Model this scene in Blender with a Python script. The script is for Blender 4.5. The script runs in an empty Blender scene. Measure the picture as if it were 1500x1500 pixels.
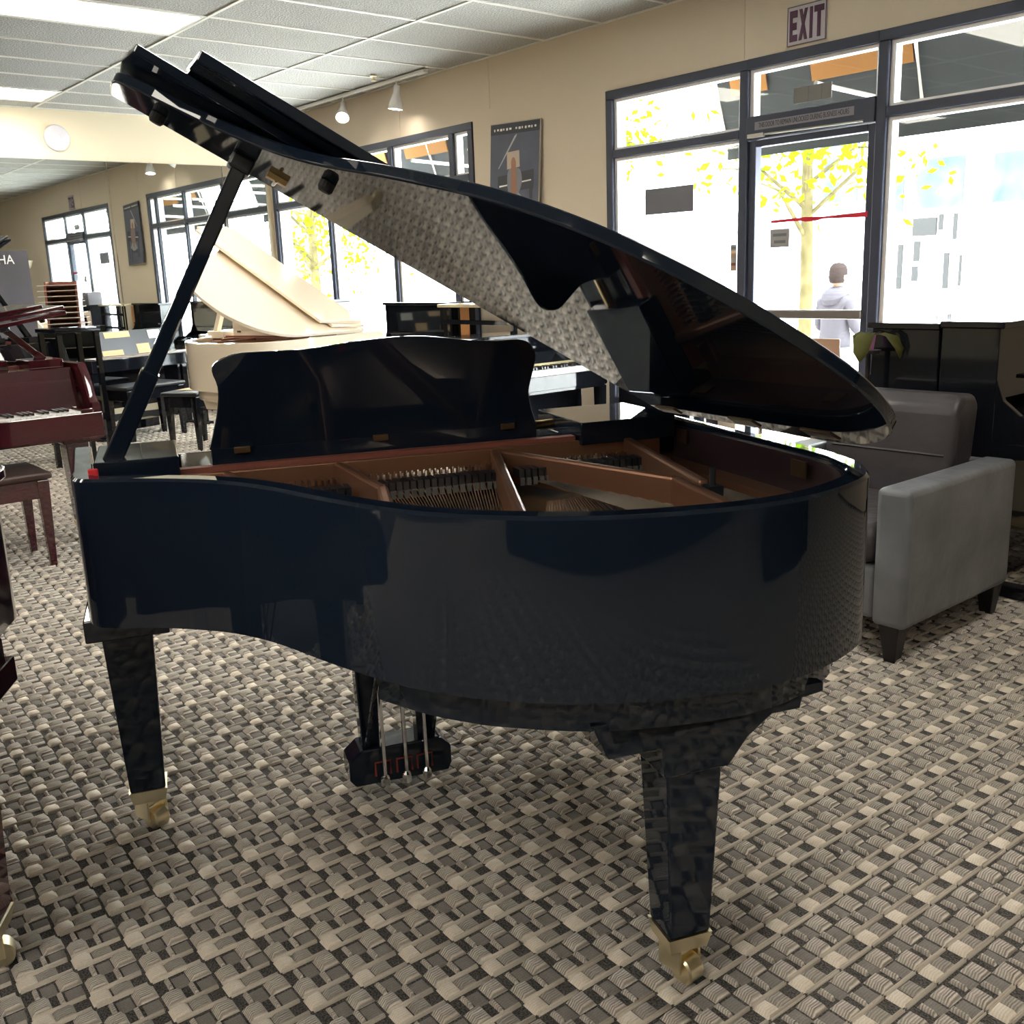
import bpy, bmesh, math, random
import numpy as np
from mathutils import Vector, Matrix
random.seed(7); RNG = np.random.default_rng(5)
SC = bpy.context.scene
COL = SC.collection

# ------------------------------------------------------------------ camera
CAM_H = 1.36
_yaw, _pitch, _roll, _F = -0.881004322, 0.234471455, 0.037260755, 1468.27
_fw = Vector((math.sin(_yaw)*math.cos(_pitch), math.cos(_yaw)*math.cos(_pitch), -math.sin(_pitch)))
_rt = Vector((math.cos(_yaw), -math.sin(_yaw), 0)); _dn = _fw.cross(_rt)
_r2 = _rt*math.cos(_roll) + _dn*math.sin(_roll); _d2 = -_rt*math.sin(_roll) + _dn*math.cos(_roll)
cam_data = bpy.data.cameras.new('camera'); cam_data.sensor_width = 36; cam_data.sensor_height = 36
cam_data.lens = 36*_F/1500; cam_data.clip_start = 0.05; cam_data.clip_end = 200
cam = bpy.data.objects.new('camera', cam_data); COL.objects.link(cam)
_m = Matrix((_r2, -_d2, -_fw)).transposed().to_4x4(); _m.translation = Vector((0, 0, CAM_H)); cam.matrix_world = _m
SC.camera = cam

# ------------------------------------------------------------------ world, exposure
W = bpy.data.worlds.new('sky'); SC.world = W; W.use_nodes = True
_bg = W.node_tree.nodes['Background']; _bg.inputs[0].default_value = (0.93, 0.97, 1.0, 1); _bg.inputs[1].default_value = 12.0
SC.view_settings.view_transform = 'Standard'; SC.view_settings.look = 'None'
SC.view_settings.gamma = 1; SC.view_settings.use_curve_mapping = False
SC.view_settings.exposure = 1.72
SC.cycles.use_denoising = True; SC.cycles.max_bounces = 10; SC.cycles.diffuse_bounces = 5
SC.cycles.glossy_bounces = 6; SC.cycles.transparent_max_bounces = 16; SC.cycles.sample_clamp_indirect = 12
SC.cycles.caustics_reflective = False; SC.cycles.caustics_refractive = False

ROOM_X0, ROOM_X1, WALL_Y, ROOM_Y0, CEIL = -10.65, 3.2, 5.476, -5.4, 3.04
def portal(x0, x1, z0, z1):
    l = bpy.data.lights.new('window_light_portal', 'AREA'); l.shape = 'RECTANGLE'; l.size = x1-x0; l.size_y = z1-z0
    l.cycles.is_portal = True
    o = bpy.data.objects.new('window_light_portal', l); COL.objects.link(o)
    o.location = ((x0+x1)/2, WALL_Y+0.22, (z0+z1)/2); o.rotation_euler = (-math.pi/2, 0, 0)
portal(-10.6, -6.96, .3, 2.59); portal(-5.4, -2.0, .05, 2.59)

# ------------------------------------------------------------------ materials
MATS = {}
def mat(name, color, rough=.5, metal=0, coat=0, spec=.5, bump=None, noise=None, emit=None, trans=None, sheen=0):
    if name in MATS: return MATS[name]
    m = bpy.data.materials.new(name); m.use_nodes = True; nt = m.node_tree; b = nt.nodes['Principled BSDF']
    b.inputs['Base Color'].default_value = (*color, 1); b.inputs['Roughness'].default_value = rough
    b.inputs['Metallic'].default_value = metal; b.inputs['Coat Weight'].default_value = coat
    b.inputs['Coat Roughness'].default_value = .02; b.inputs['Specular IOR Level'].default_value = spec
    if sheen: b.inputs['Sheen Weight'].default_value = sheen
    tc = None
    def coords(sc):
        nonlocal tc
        if tc is None: tc = nt.nodes.new('ShaderNodeTexCoord')
        mp = nt.nodes.new('ShaderNodeMapping'); mp.inputs['Scale'].default_value = sc if isinstance(sc, tuple) else (sc, sc, sc)
        nt.links.new(tc.outputs['Object'], mp.inputs['Vector']); return mp.outputs['Vector']
    if noise:                                    # (scale, amount, second colour)
        n = nt.nodes.new('ShaderNodeTexNoise'); n.inputs['Scale'].default_value = 1; n.inputs['Detail'].default_value = 4
        nt.links.new(coords(noise[0]), n.inputs['Vector'])
        r = nt.nodes.new('ShaderNodeValToRGB'); r.color_ramp.elements[0].position = .5-noise[1]; r.color_ramp.elements[1].position = .5+noise[1]
        r.color_ramp.elements[0].color = (*color, 1); r.color_ramp.elements[1].color = (*noise[2], 1)
        nt.links.new(n.outputs['Fac'], r.inputs['Fac']); nt.links.new(r.outputs['Color'], b.inputs['Base Color'])
    if bump:                                     # (scale, strength, distance)
        n = nt.nodes.new('ShaderNodeTexNoise'); n.inputs['Scale'].default_value = 1; n.inputs['Detail'].default_value = 3
        nt.links.new(coords(bump[0]), n.inputs['Vector'])
        bp = nt.nodes.new('ShaderNodeBump'); bp.inputs['Strength'].default_value = bump[1]; bp.inputs['Distance'].default_value = bump[2]
        nt.links.new(n.outputs['Fac'], bp.inputs['Height']); nt.links.new(bp.outputs['Normal'], b.inputs['Normal'])
    if emit:
        b.inputs['Emission Color'].default_value = (*emit[0], 1); b.inputs['Emission Strength'].default_value = emit[1]
    if trans:                                    # translucent leaf
        t = nt.nodes.new('ShaderNodeBsdfTranslucent'); t.inputs[0].default_value = (*trans, 1)
        mx = nt.nodes.new('ShaderNodeMixShader'); mx.inputs[0].default_value = .55
        nt.links.new(b.outputs[0], mx.inputs[1]); nt.links.new(t.outputs[0], mx.inputs[2])
        nt.links.new(mx.outputs[0], nt.nodes['Material Output'].inputs[0])
    MATS[name] = m; return m
def glass_mat():
    m = bpy.data.materials.new('window_glass'); m.use_nodes = True; nt = m.node_tree; nt.nodes.remove(nt.nodes['Principled BSDF'])
    t = nt.nodes.new('ShaderNodeBsdfTransparent'); t.inputs[0].default_value = (.96, .98, .97, 1)
    g = nt.nodes.new('ShaderNodeBsdfGlossy'); g.inputs['Roughness'].default_value = .01
    lw = nt.nodes.new('ShaderNodeLayerWeight'); pw = nt.nodes.new('ShaderNodeMath'); pw.operation = 'POWER'; pw.inputs[1].default_value = 5
    f = nt.nodes.new('ShaderNodeMath'); f.operation = 'MULTIPLY_ADD'; f.inputs[1].default_value = .45; f.inputs[2].default_value = .025
    nt.links.new(lw.outputs['Facing'], pw.inputs[0]); nt.links.new(pw.outputs[0], f.inputs[0])
    mx = nt.nodes.new('ShaderNodeMixShader'); nt.links.new(f.outputs[0], mx.inputs[0]); nt.links.new(t.outputs[0], mx.inputs[1]); nt.links.new(g.outputs[0], mx.inputs[2])
    nt.links.new(mx.outputs[0], nt.nodes['Material Output'].inputs[0]); return m
BLACK = mat('black_lacquer', (.0085, .0150, .0285), .03, 0, 0, .42)  # navy tint carries the bluish lens veil in the base colour
BLACK2 = mat('plain_black_lacquer', (.0065, .0075, .0105), .04, 0, 0, .42)
BLACK_SATIN = mat('black_satin', (.012, .014, .02), .35)
MAROON = mat('mahogany_lacquer', (.028, .003, .006), .08, 0, .6, noise=((3, 40, 40), .25, (.055, .006, .010)))
WHITE_LAC = mat('ivory_lacquer', (.86, .74, .58), .08, 0, .8)
BRASS = mat('brass', (.95, .84, .58), .28, 1)
BRASS_DULL = mat('aged_brass', (.55, .40, .20), .3, 1)
BRONZE_D = mat('dark_bronze', (.16, .105, .06), .35, .8)
CHROME = mat('chrome', (.8, .8, .8), .12, 1)
BRONZE = mat('bronze_plate', (.27, .135, .082), .38, .65, bump=(300, .15, .002))
SOUND = mat('soundboard_spruce', (.40, .24, .11), .3, 0, .3, noise=((60, 4, 4), .3, (.30, .17, .08)))
STEEL = mat('string_steel', (.78, .66, .56), .25, 1)
FELT_RED = mat('red_felt', (.30, .045, .035), .9)
FELT_BRIGHT = mat('bright_red_felt', (.75, .03, .04), .8)
PINBLOCK = mat('rust_felt_strip', (.22, .065, .045), .7)
INNER = mat('inner_rim_veneer', (.034, .021, .026), .3, 0, .3)
KEYW = mat('ivory_keys', (.85, .84, .80), .2); KEYB = mat('ebony_keys', (.01, .01, .012), .25)
RUBBER = mat('black_rubber', (.01, .01, .01), .7)
LEATHER = mat('charcoal_leather', (.105, .112, .128), .36, 0, .1, bump=(7, .35, .03), noise=(5, .25, (.19, .198, .22)))  # base lightened so the arms carry their gloss reflection in the colour
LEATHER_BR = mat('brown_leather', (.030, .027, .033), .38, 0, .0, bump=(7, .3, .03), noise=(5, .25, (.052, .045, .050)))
DARKWOOD = mat('dark_leg_wood', (.012, .010, .012), .4)
WALL = mat('cream_wall_paint', (.74, .645, .47), .85, bump=(180, .08, .002))
WALL_W = mat('tan_wall_paint', (.64, .545, .43), .85, bump=(180, .08, .002))
BASEB = mat('black_baseboard', (.018, .016, .016), .6)
TILE = mat('acoustic_tile', (.52, .52, .49), .95, bump=(70, 1, .012), noise=(90, .10, (.33, .33, .31)))
TBAR = mat('white_ceiling_tee', (.74, .73, .66), .5)
FRAME = mat('dark_anodised_frame', (.034, .040, .066), .45, .2)
FRAME_L = mat('pale_aluminium_stop', (.72, .70, .70), .4, .2)
GLASS = glass_mat()
MIRROR = mat('mirror_glass', (.80, .84, .82), .015, 1)
LIGHT = mat('light_diffuser', (.9, .9, .85), .5, emit=((1, .94, .82), 6))
LAMP = mat('lamp_bulb', (1, 1, 1), .5, emit=((1, .93, .8), 30))
WHITE_P = mat('white_plastic', (.60, .58, .62), .4)
WHITE_M = mat('white_enamel', (.78, .76, .74), .35)
PAPER = mat('paper', (.80, .78, .72), .8); PAPER_T = mat('tan_paper', (.72, .50, .28), .8)
GREY_CARD = mat('grey_card', (.16, .16, .18), .8); GREY_L = mat('grey_card_light', (.32, .31, .31), .8)
RED_TAPE = mat('red_tape', (.62, .006, .03), .5)
TAN = mat('tan_wood', (.45, .26, .13), .5, noise=((2, 30, 30), .3, (.36, .19, .09)))
REDWOOD = mat('red_brown_wood', (.26, .085, .045), .4, noise=((30, 30, 3), .3, (.18, .055, .03)))
PINK = mat('pink_pot', (.62, .26, .48), .4)
LEAF = mat('orchid_leaf', (.17, .17, .045), .5, trans=(.17, .18, .04))
TREE_LEAF = mat('tree_leaf', (.065, .115, .004), .8, spec=.03, trans=(.10, .19, .004))
BARK = mat('tree_bark', (.085, .072, .036), .9, spec=.03, noise=(9, .2, (.042, .035, .016)))
CONC = mat('sidewalk_concrete', (.68, .67, .66), .9, noise=(3, .3, (.60, .59, .58)))
ROADM = mat('asphalt', (.42, .42, .43), .9, noise=(4, .3, (.36, .36, .37)))
FACADE = mat('white_facade', (.88, .88, .90), .8)
BLUE = mat('blue_window_film', (.030, .040, .085), .9, spec=.02, noise=(2.2, .2, (.055, .064, .105)))
LETTER = mat('pale_blue_letter', (.065, .072, .10), .6, spec=.02)
AWN = mat('grey_awning_canvas', (.027, .030, .032), .85, spec=.03, bump=(40, .2, .004))
AWN_SUN = mat('awning_sun_patch_tan', (.15, .075, .028), .9, spec=.02)  # tan stands in for sunlight coming through the canvas
TUBE = mat('galvanised_tube', (.42, .40, .36), .45, .5)
HOODIE = mat('grey_hoodie', (.046, .043, .050), .9, spec=.02); SKIN = mat('skin', (.16, .085, .055), .6); CAPM = mat('cap_fabric', (.020, .015, .014), .9, spec=.02)
JEANS = mat('pale_jeans', (.07, .08, .082), .9, spec=.02)

# ------------------------------------------------------------------ mesh builder and object helpers
class MB:
    def __init__(s): s.v = []; s.f = []; s.mi = []
    def add(s, vs, fs, mi=0):
        n = len(s.v); s.v += [tuple(p) for p in vs]; s.f += [tuple(i+n for i in f) for f in fs]; s.mi += [mi]*len(fs); return s
    def box(s, x0, x1, y0, y1, z0, z1, mi=0, M=None):
        vs = [(x, y, z) for z in (z0, z1) for y in (y0, y1) for x in (x0, x1)]
        if M: vs = [M @ Vector(p) for p in vs]
        return s.add(vs, [(0, 2, 3, 1), (4, 5, 7, 6), (0, 1, 5, 4), (2, 6, 7, 3), (0, 4, 6, 2), (1, 3, 7, 5)], mi)
    def prism(s, pts, h0, h1, axis='z', mi=0, fn=None):
        """polygon extruded; axis z: pts are (x,y); y: pts (x,z); x: pts (y,z)"""
        def P(a, b, h): return {'z': (a, b, h), 'y': (a, h, b), 'x': (h, a, b)}[axis]
        n = len(pts); vs = [P(a, b, h0) for a, b in pts]+[P(a, b, h1) for a, b in pts]
        if fn: vs = [fn(p) for p in vs]
        ar = sum(pts[i][0]*pts[(i+1) % n][1]-pts[(i+1) % n][0]*pts[i][1] for i in range(n))
        flip = (ar < 0) ^ (axis == 'y') ^ (h1 < h0)
        fs = [tuple(range(n))[::-1], tuple(range(n, 2*n))]+[(i, (i+1) % n, n+(i+1) % n, n+i) for i in range(n)]
        if flip: fs = [f[::-1] for f in fs]
        return s.add(vs, fs, mi)
    def frustum(s, c0, w0, d0, c1, w1, d1, mi=0):
        vs = [(c[0]+sx*w/2, c[1]+sy*d/2, c[2]) for c, w, d in ((c0, w0, d0), (c1, w1, d1)) for sy in (-1, 1) for sx in (-1, 1)]
        return s.add(vs, [(0, 2, 3, 1), (4, 5, 7, 6), (0, 1, 5, 4), (2, 6, 7, 3), (0, 4, 6, 2), (1, 3, 7, 5)], mi)
    def tube(s, pts, r, n=8, mi=0):
        pts = [Vector(p) for p in pts]; rs = r if isinstance(r, (list, tuple)) else [r]*len(pts)
        rings = []; up = Vector((0, 0, 1))
        for i, p in enumerate(pts):
            t = (pts[min(i+1, len(pts)-1)]-pts[max(i-1, 0)]).normalized()
            a = t.cross(up if abs(t.z) < .95 else Vector((1, 0, 0))).normalized(); b = t.cross(a)
            rings.append([p+(a*math.cos(2*math.pi*k/n)+b*math.sin(2*math.pi*k/n))*rs[i] for k in range(n)])
        vs = [q for rg in rings for q in rg]; fs = []
        for i in range(len(pts)-1):
            for k in range(n): fs.append((i*n+k, i*n+(k+1) % n, (i+1)*n+(k+1) % n, (i+1)*n+k))
        fs += [tuple(range(n))[::-1], tuple(range((len(pts)-1)*n, len(pts)*n))]
        return s.add(vs, fs, mi)
    def bar(s, p0, p1, w, d, side=None, mi=0):
        p0 = Vector(p0); p1 = Vector(p1); t = (p1-p0).normalized(); a = Vector(side) if side else t.cross(Vector((0, 0, 1)))
        a = (a-t*a.dot(t)).normalized(); b = t.cross(a)
        vs = [p+a*(sx*w/2)+b*(sy*d/2) for p in (p0, p1) for sy in (-1, 1) for sx in (-1, 1)]
        return s.add(vs, [(0, 2, 3, 1), (4, 5, 7, 6), (0, 1, 5, 4), (2, 6, 7, 3), (0, 4, 6, 2), (1, 3, 7, 5)], mi)
    def lathe(s, prof, n=24, M=None, mi=0):
        vs = [(r*math.cos(2*math.pi*k/n), r*math.sin(2*math.pi*k/n), z) for r, z in prof for k in range(n)]
        if M: vs = [M @ Vector(p) for p in vs]
        fs = [(i*n+k, i*n+(k+1) % n, (i+1)*n+(k+1) % n, (i+1)*n+k) for i in range(len(prof)-1) for k in range(n)]
        fs += [tuple(range(n))[::-1], tuple(range((len(prof)-1)*n, len(prof)*n))]
        return s.add(vs, fs, mi)
    def mesh(s, name, mats, smooth=False):
        me = bpy.data.meshes.new(name); me.from_pydata(s.v, [], s.f)
        for m in (mats if isinstance(mats, (list, tuple)) else [mats]): me.materials.append(m)
        me.polygons.foreach_set('material_index', s.mi)
        bm = bmesh.new(); bm.from_mesh(me); bmesh.ops.recalc_face_normals(bm, faces=bm.faces); bm.to_mesh(me); bm.free()
        if smooth: me.polygons.foreach_set('use_smooth', [True]*len(me.polygons))
        return me
def link(name, me, parent=None, bevel=0, seg=2, smooth=False):
    o = bpy.data.objects.new(name, me); COL.objects.link(o)
    if parent is not None: o.parent = parent
    if bevel:
        b = o.modifiers.new('bevel', 'BEVEL'); b.width = bevel; b.segments = seg; b.limit_method = 'ANGLE'; b.angle_limit = math.radians(40)
        if smooth: b.harden_normals = False
    if smooth: smooth_by_angle(me)
    return o
def smooth_by_angle(me, ang=35):
    me.polygons.foreach_set('use_smooth', [True]*len(me.polygons))
    bm = bmesh.new(); bm.from_mesh(me)
    for e in bm.edges:
        e.smooth = not (len(e.link_faces) == 2 and e.calc_face_angle(0) > math.radians(ang))
    bm.to_mesh(me); bm.free()
def part(name, mb, m, parent=None, bevel=0, seg=2, smooth=False, label=None, kind=None):
    o = link(name, mb.mesh(name, m), parent, bevel, seg, smooth)
    if label: o['label'] = label
    if kind: o['kind'] = kind
    return o
def thing(name, label, cat, loc=(0, 0, 0), rz=0, group=None):
    o = bpy.data.objects.new(name, None); COL.objects.link(o); o.location = loc; o.rotation_euler = (0, 0, rz); o.empty_display_size = .1
    o['label'] = label; o['category'] = cat
    if group: o['group'] = group
    return o
def tag(o, label, cat, group=None):
    o['label'] = label; o['category'] = cat
    if group: o['group'] = group
    return o
def struct(name, mb, m, parent=None, **k):
    o = part(name, mb, m, parent, **k)
    if parent is None: o['kind'] = 'structure'
    return o
def text(name, body, size, m, parent, loc, rot, sx=1.0, ext=.001, align='CENTER'):
    c = bpy.data.curves.new(name, 'FONT'); c.body = body; c.size = size; c.extrude = ext; c.align_x = align; c.align_y = 'CENTER'
    o0 = bpy.data.objects.new(name+'_tmp', c); COL.objects.link(o0)
    dg = bpy.context.evaluated_depsgraph_get(); me = bpy.data.meshes.new_from_object(o0.evaluated_get(dg))
    bpy.data.objects.remove(o0); bpy.data.curves.remove(c)
    me.materials.clear(); me.materials.append(m)
    o = bpy.data.objects.new(name, me); COL.objects.link(o); o.parent = parent; o.location = loc; o.rotation_euler = rot; o.scale = (sx, 1, 1)
    return o
def catmull(pts, sub=6, closed=False):
    out = []; n = len(pts)
    for i in range(n if closed else n-1):
        p = [pts[(i+k) % n] if closed else pts[max(0, min(n-1, i+k))] for k in (-1, 0, 1, 2)]
        for j in range(sub):
            t = j/sub
            out.append(tuple(.5*(2*p[1][a]+(p[2][a]-p[0][a])*t+(2*p[0][a]-5*p[1][a]+4*p[2][a]-p[3][a])*t*t+(3*p[1][a]-p[0][a]-3*p[2][a]+p[3][a])*t**3) for a in (0, 1)))
    if not closed: out.append(tuple(pts[-1]))
    return out
def offset(path, d):
    """shift an open path to its right-hand... inward side by d"""
    out = []
    for i, p in enumerate(path):
        a = path[max(i-1, 0)]; b = path[min(i+1, len(path)-1)]; tx, ty = b[0]-a[0], b[1]-a[1]; l = math.hypot(tx, ty) or 1
        out.append((p[0]-ty/l*d, p[1]+tx/l*d))
    return out

# ------------------------------------------------------------------ the room
def make_room():
    # floor slab
    struct('floor', MB().box(ROOM_X0-.2, ROOM_X1+.2, ROOM_Y0-.2, WALL_Y+.2, -.12, 0), mat('carpet_backing', (.026, .023, .023), .95, bump=(220, .8, .004), noise=(260, .09, (.13, .12, .112))))
    # wall with the mirrors
    struct('wall_left', MB().box(ROOM_X0-.15, ROOM_X0, ROOM_Y0, WALL_Y+.2, 0, CEIL+.1), WALL)
    struct('baseboard_left', MB().box(ROOM_X0, ROOM_X0+.015, ROOM_Y0, WALL_Y-.001, 0, .075), BASEB)
    struct('trim_1', MB().box(ROOM_X0+.001, ROOM_X0+.05, ROOM_Y0, WALL_Y-.002, .425, .46), WALL)
    for k in range(8):
        y1 = 5.40-1.22*k if k == 0 else 5.40-1.22*k+0; y1 = [5.42, 4.92, 3.70, 2.48, 1.26, .04, -1.18, -2.40][k]; y0 = [4.92, 3.70, 2.48, 1.26, .04, -1.18, -2.40, -3.62][k]
        o = part('mirror_panel', MB().box(ROOM_X0+.001, ROOM_X0+.009, y0+.003, y1-.003, .462, 2.585), MIRROR, bevel=.003, seg=1)
        tag(o, '%s frameless mirror panel from the window corner on the cream wall' % ('first, narrow', 'second', 'third', 'fourth', 'fifth', 'sixth', 'seventh', 'eighth')[k], 'mirror', 'mirror panels on the cream wall')
    # window wall
    y0, y1 = WALL_Y, WALL_Y+.2
    w = MB(); w.box(ROOM_X0-.15, ROOM_X1, y0, y1, 2.59, 3.75)
    w.box(ROOM_X0-.15, -10.6, y0, y1, 0, 2.59); w.box(-10.6, -6.96, y0, y1, 0, .34)
    w.box(-6.96, -5.405, y0, y1, 0, 2.59); w.box(-5.405, -4.225, y0, y1, 0, .34); w.box(-3.22, -2.02, y0, y1, 0, .34); w.box(-2.02, ROOM_X1, y0, y1, 0, 2.59)
    struct('wall_back', w, WALL_W)
    struct('baseboard_back', MB().box(-6.96, -4.23, y0-.012, y0-.0005, 0, .075), BASEB)
    struct('wall_right', MB().box(ROOM_X1, ROOM_X1+.15, ROOM_Y0, WALL_Y+.2, 0, CEIL+.1), WALL)
    struct('wall_front', MB().box(ROOM_X0-.15, ROOM_X1+.15, ROOM_Y0-.15, ROOM_Y0, 0, CEIL+.1), WALL)
    # paint seams of the boards above the windows
    s = MB()
    for x, z0 in ((-6.73, 2.66), (-8.03, 2.60), (-4.20, 2.60)): s.box(x-.004, x+.004, y0-.004, y0-.0003, z0, CEIL-.01)
    struct('trim_2', s, WALL_W)

    # ceiling: slab, tiles, tees
    c = struct('ceiling', MB().box(ROOM_X0-.15, ROOM_X1+.15, ROOM_Y0-.15, WALL_Y-.001, CEIL+.03, CEIL+.15), mat('plenum', (.25, .25, .24), .9))
    xs = [-10.65]+[-10.3+.61*k for k in range(23)]; xs = [x for x in xs if x < ROOM_X1]+[ROOM_X1]
    ys = [WALL_Y, 4.30, 3.08, 1.86, .64, -.58, -1.80, -3.02, -4.24, ROOM_Y0]
    lights = [(x, 2) for x in (1, 6, 11, 16)]+[(x, 5) for x in (1, 6, 11, 16, 20)]+[(x, 7) for x in (6, 11, 16)]  # last row is added out of view, as fill light from behind
    meshes = {}
    for i in range(len(xs)-1):
        for j in range(len(ys)-1):
            if (i, j) in lights: continue
            wx, wy = round(xs[i+1]-xs[i]-.024, 3), round(ys[j]-ys[j+1]-.024, 3)
            if (wx, wy) not in meshes:
                meshes[wx, wy] = MB().box(-wx/2, wx/2, -wy/2, wy/2, 0, .018).mesh('ceiling_tile', TILE)
            o = bpy.data.objects.new('ceiling_tile', meshes[wx, wy]); COL.objects.link(o); o.parent = c
            o.location = ((xs[i]+xs[i+1])/2, (ys[j]+ys[j+1])/2, CEIL+.006)
    for x in xs[1:-1]: part('ceiling_tee', MB().box(x-.012, x+.012, ROOM_Y0, WALL_Y, CEIL-.001, CEIL+.026), TBAR, c)
    for y in ys[1:-1]: part('ceiling_tee', MB().box(ROOM_X0, ROOM_X1, y-.012, y+.012, CEIL-.003, CEIL+.028), TBAR, c)
    part('wall_angle', MB().box(ROOM_X0, ROOM_X1, WALL_Y-.022, WALL_Y-.0005, CEIL-.002, CEIL+.02), TBAR, c)
    part('wall_angle', MB().box(ROOM_X0+.0005, ROOM_X0+.022, ROOM_Y0, WALL_Y-.03, CEIL-.002, CEIL+.02), TBAR, c)
    where = {(6, 2): 'nearest the raised piano lid', (1, 2): 'close to the mirror wall', (11, 2): 'over the middle of the showroom by the window side', (16, 2): 'over the right end by the window side'}
    for q, i in enumerate((1, 6, 11, 16, 20)): where[i, 5] = 'in the nearer row behind the camera, %s from the mirror wall' % ('first', 'second', 'third', 'fourth', 'fifth')[q]
    for q, i in enumerate((6, 11, 16)): where[i, 7] = 'in the unseen last row added for fill behind the camera, %s from the mirror wall' % ('first', 'second', 'third')[q]
    for n, (i, j) in enumerate(lights):
        x0, x1, ya, yb = xs[i]+.013, xs[i+1]-.013, ys[j+1]+.013, ys[j]-.013
        t = thing('ceiling_light', 'recessed fluorescent ceiling light '+where[i, j], 'ceiling light', ((x0+x1)/2, (ya+yb)/2, CEIL), 0, 'recessed ceiling lights')
        hx, hy = (x1-x0)/2, (yb-ya)/2
        f = MB()
        f.box(-hx, hx, -hy, -hy+.025, 0, .02).box(-hx, hx, hy-.025, hy, 0, .02).box(-hx, -hx+.025, -hy+.025, hy-.025, 0, .02).box(hx-.025, hx, -hy+.025, hy-.025, 0, .02)
        part('frame', f, TBAR, t); part('diffuser', MB().box(-hx+.025, hx-.025, -hy+.025, hy-.025, .004, .012), LIGHT, t)

def window_frame(parent, xs, z0, z1, trans, low_split=None, panes=True):
    """xs: mullion centres incl. both ends; frame 6 cm wide, set in the wall"""
    ya, yb = WALL_Y-.012, WALL_Y+.10; h = .032
    def M_(x0, x1, z0_, z1_, nm): part(nm, MB().box(x0, x1, ya, yb, z0_, z1_), FRAME, parent, bevel=.004, seg=1)
    M_(xs[0]-h, xs[-1]+h, z1-.06, z1, 'head_rail'); M_(xs[0]-h, xs[-1]+h, z0, z0+.07, 'sill_rail')
    for x in xs: M_(x-h, x+h, z0+.07, z1-.06, 'mullion')
    for a, b in zip(xs[:-1], xs[1:]):
        M_(a+h, b-h, trans-.028, trans+.028, 'transom_rail')
        for (p, q) in ((z0+.07, trans-.028), (trans+.028, z1-.06)):
            g = MB(); g.box(a+h, a+h+.028, yb-.085, yb-.02, p, q).box(b-h-.02, b-h, yb-.085, yb-.02, p, q).box(a+h+.028, b-h-.02, yb-.085, yb-.02, q-.022, q).box(a+h+.028, b-h-.02, yb-.085, yb-.02, p, p+.016)
            part('glazing_stop', g, FRAME_L, parent)
            part('pane', MB().box(a+h+.02, b-h-.015, yb-.055, yb-.049, p+.01, q-.015), GLASS, parent)
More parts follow.
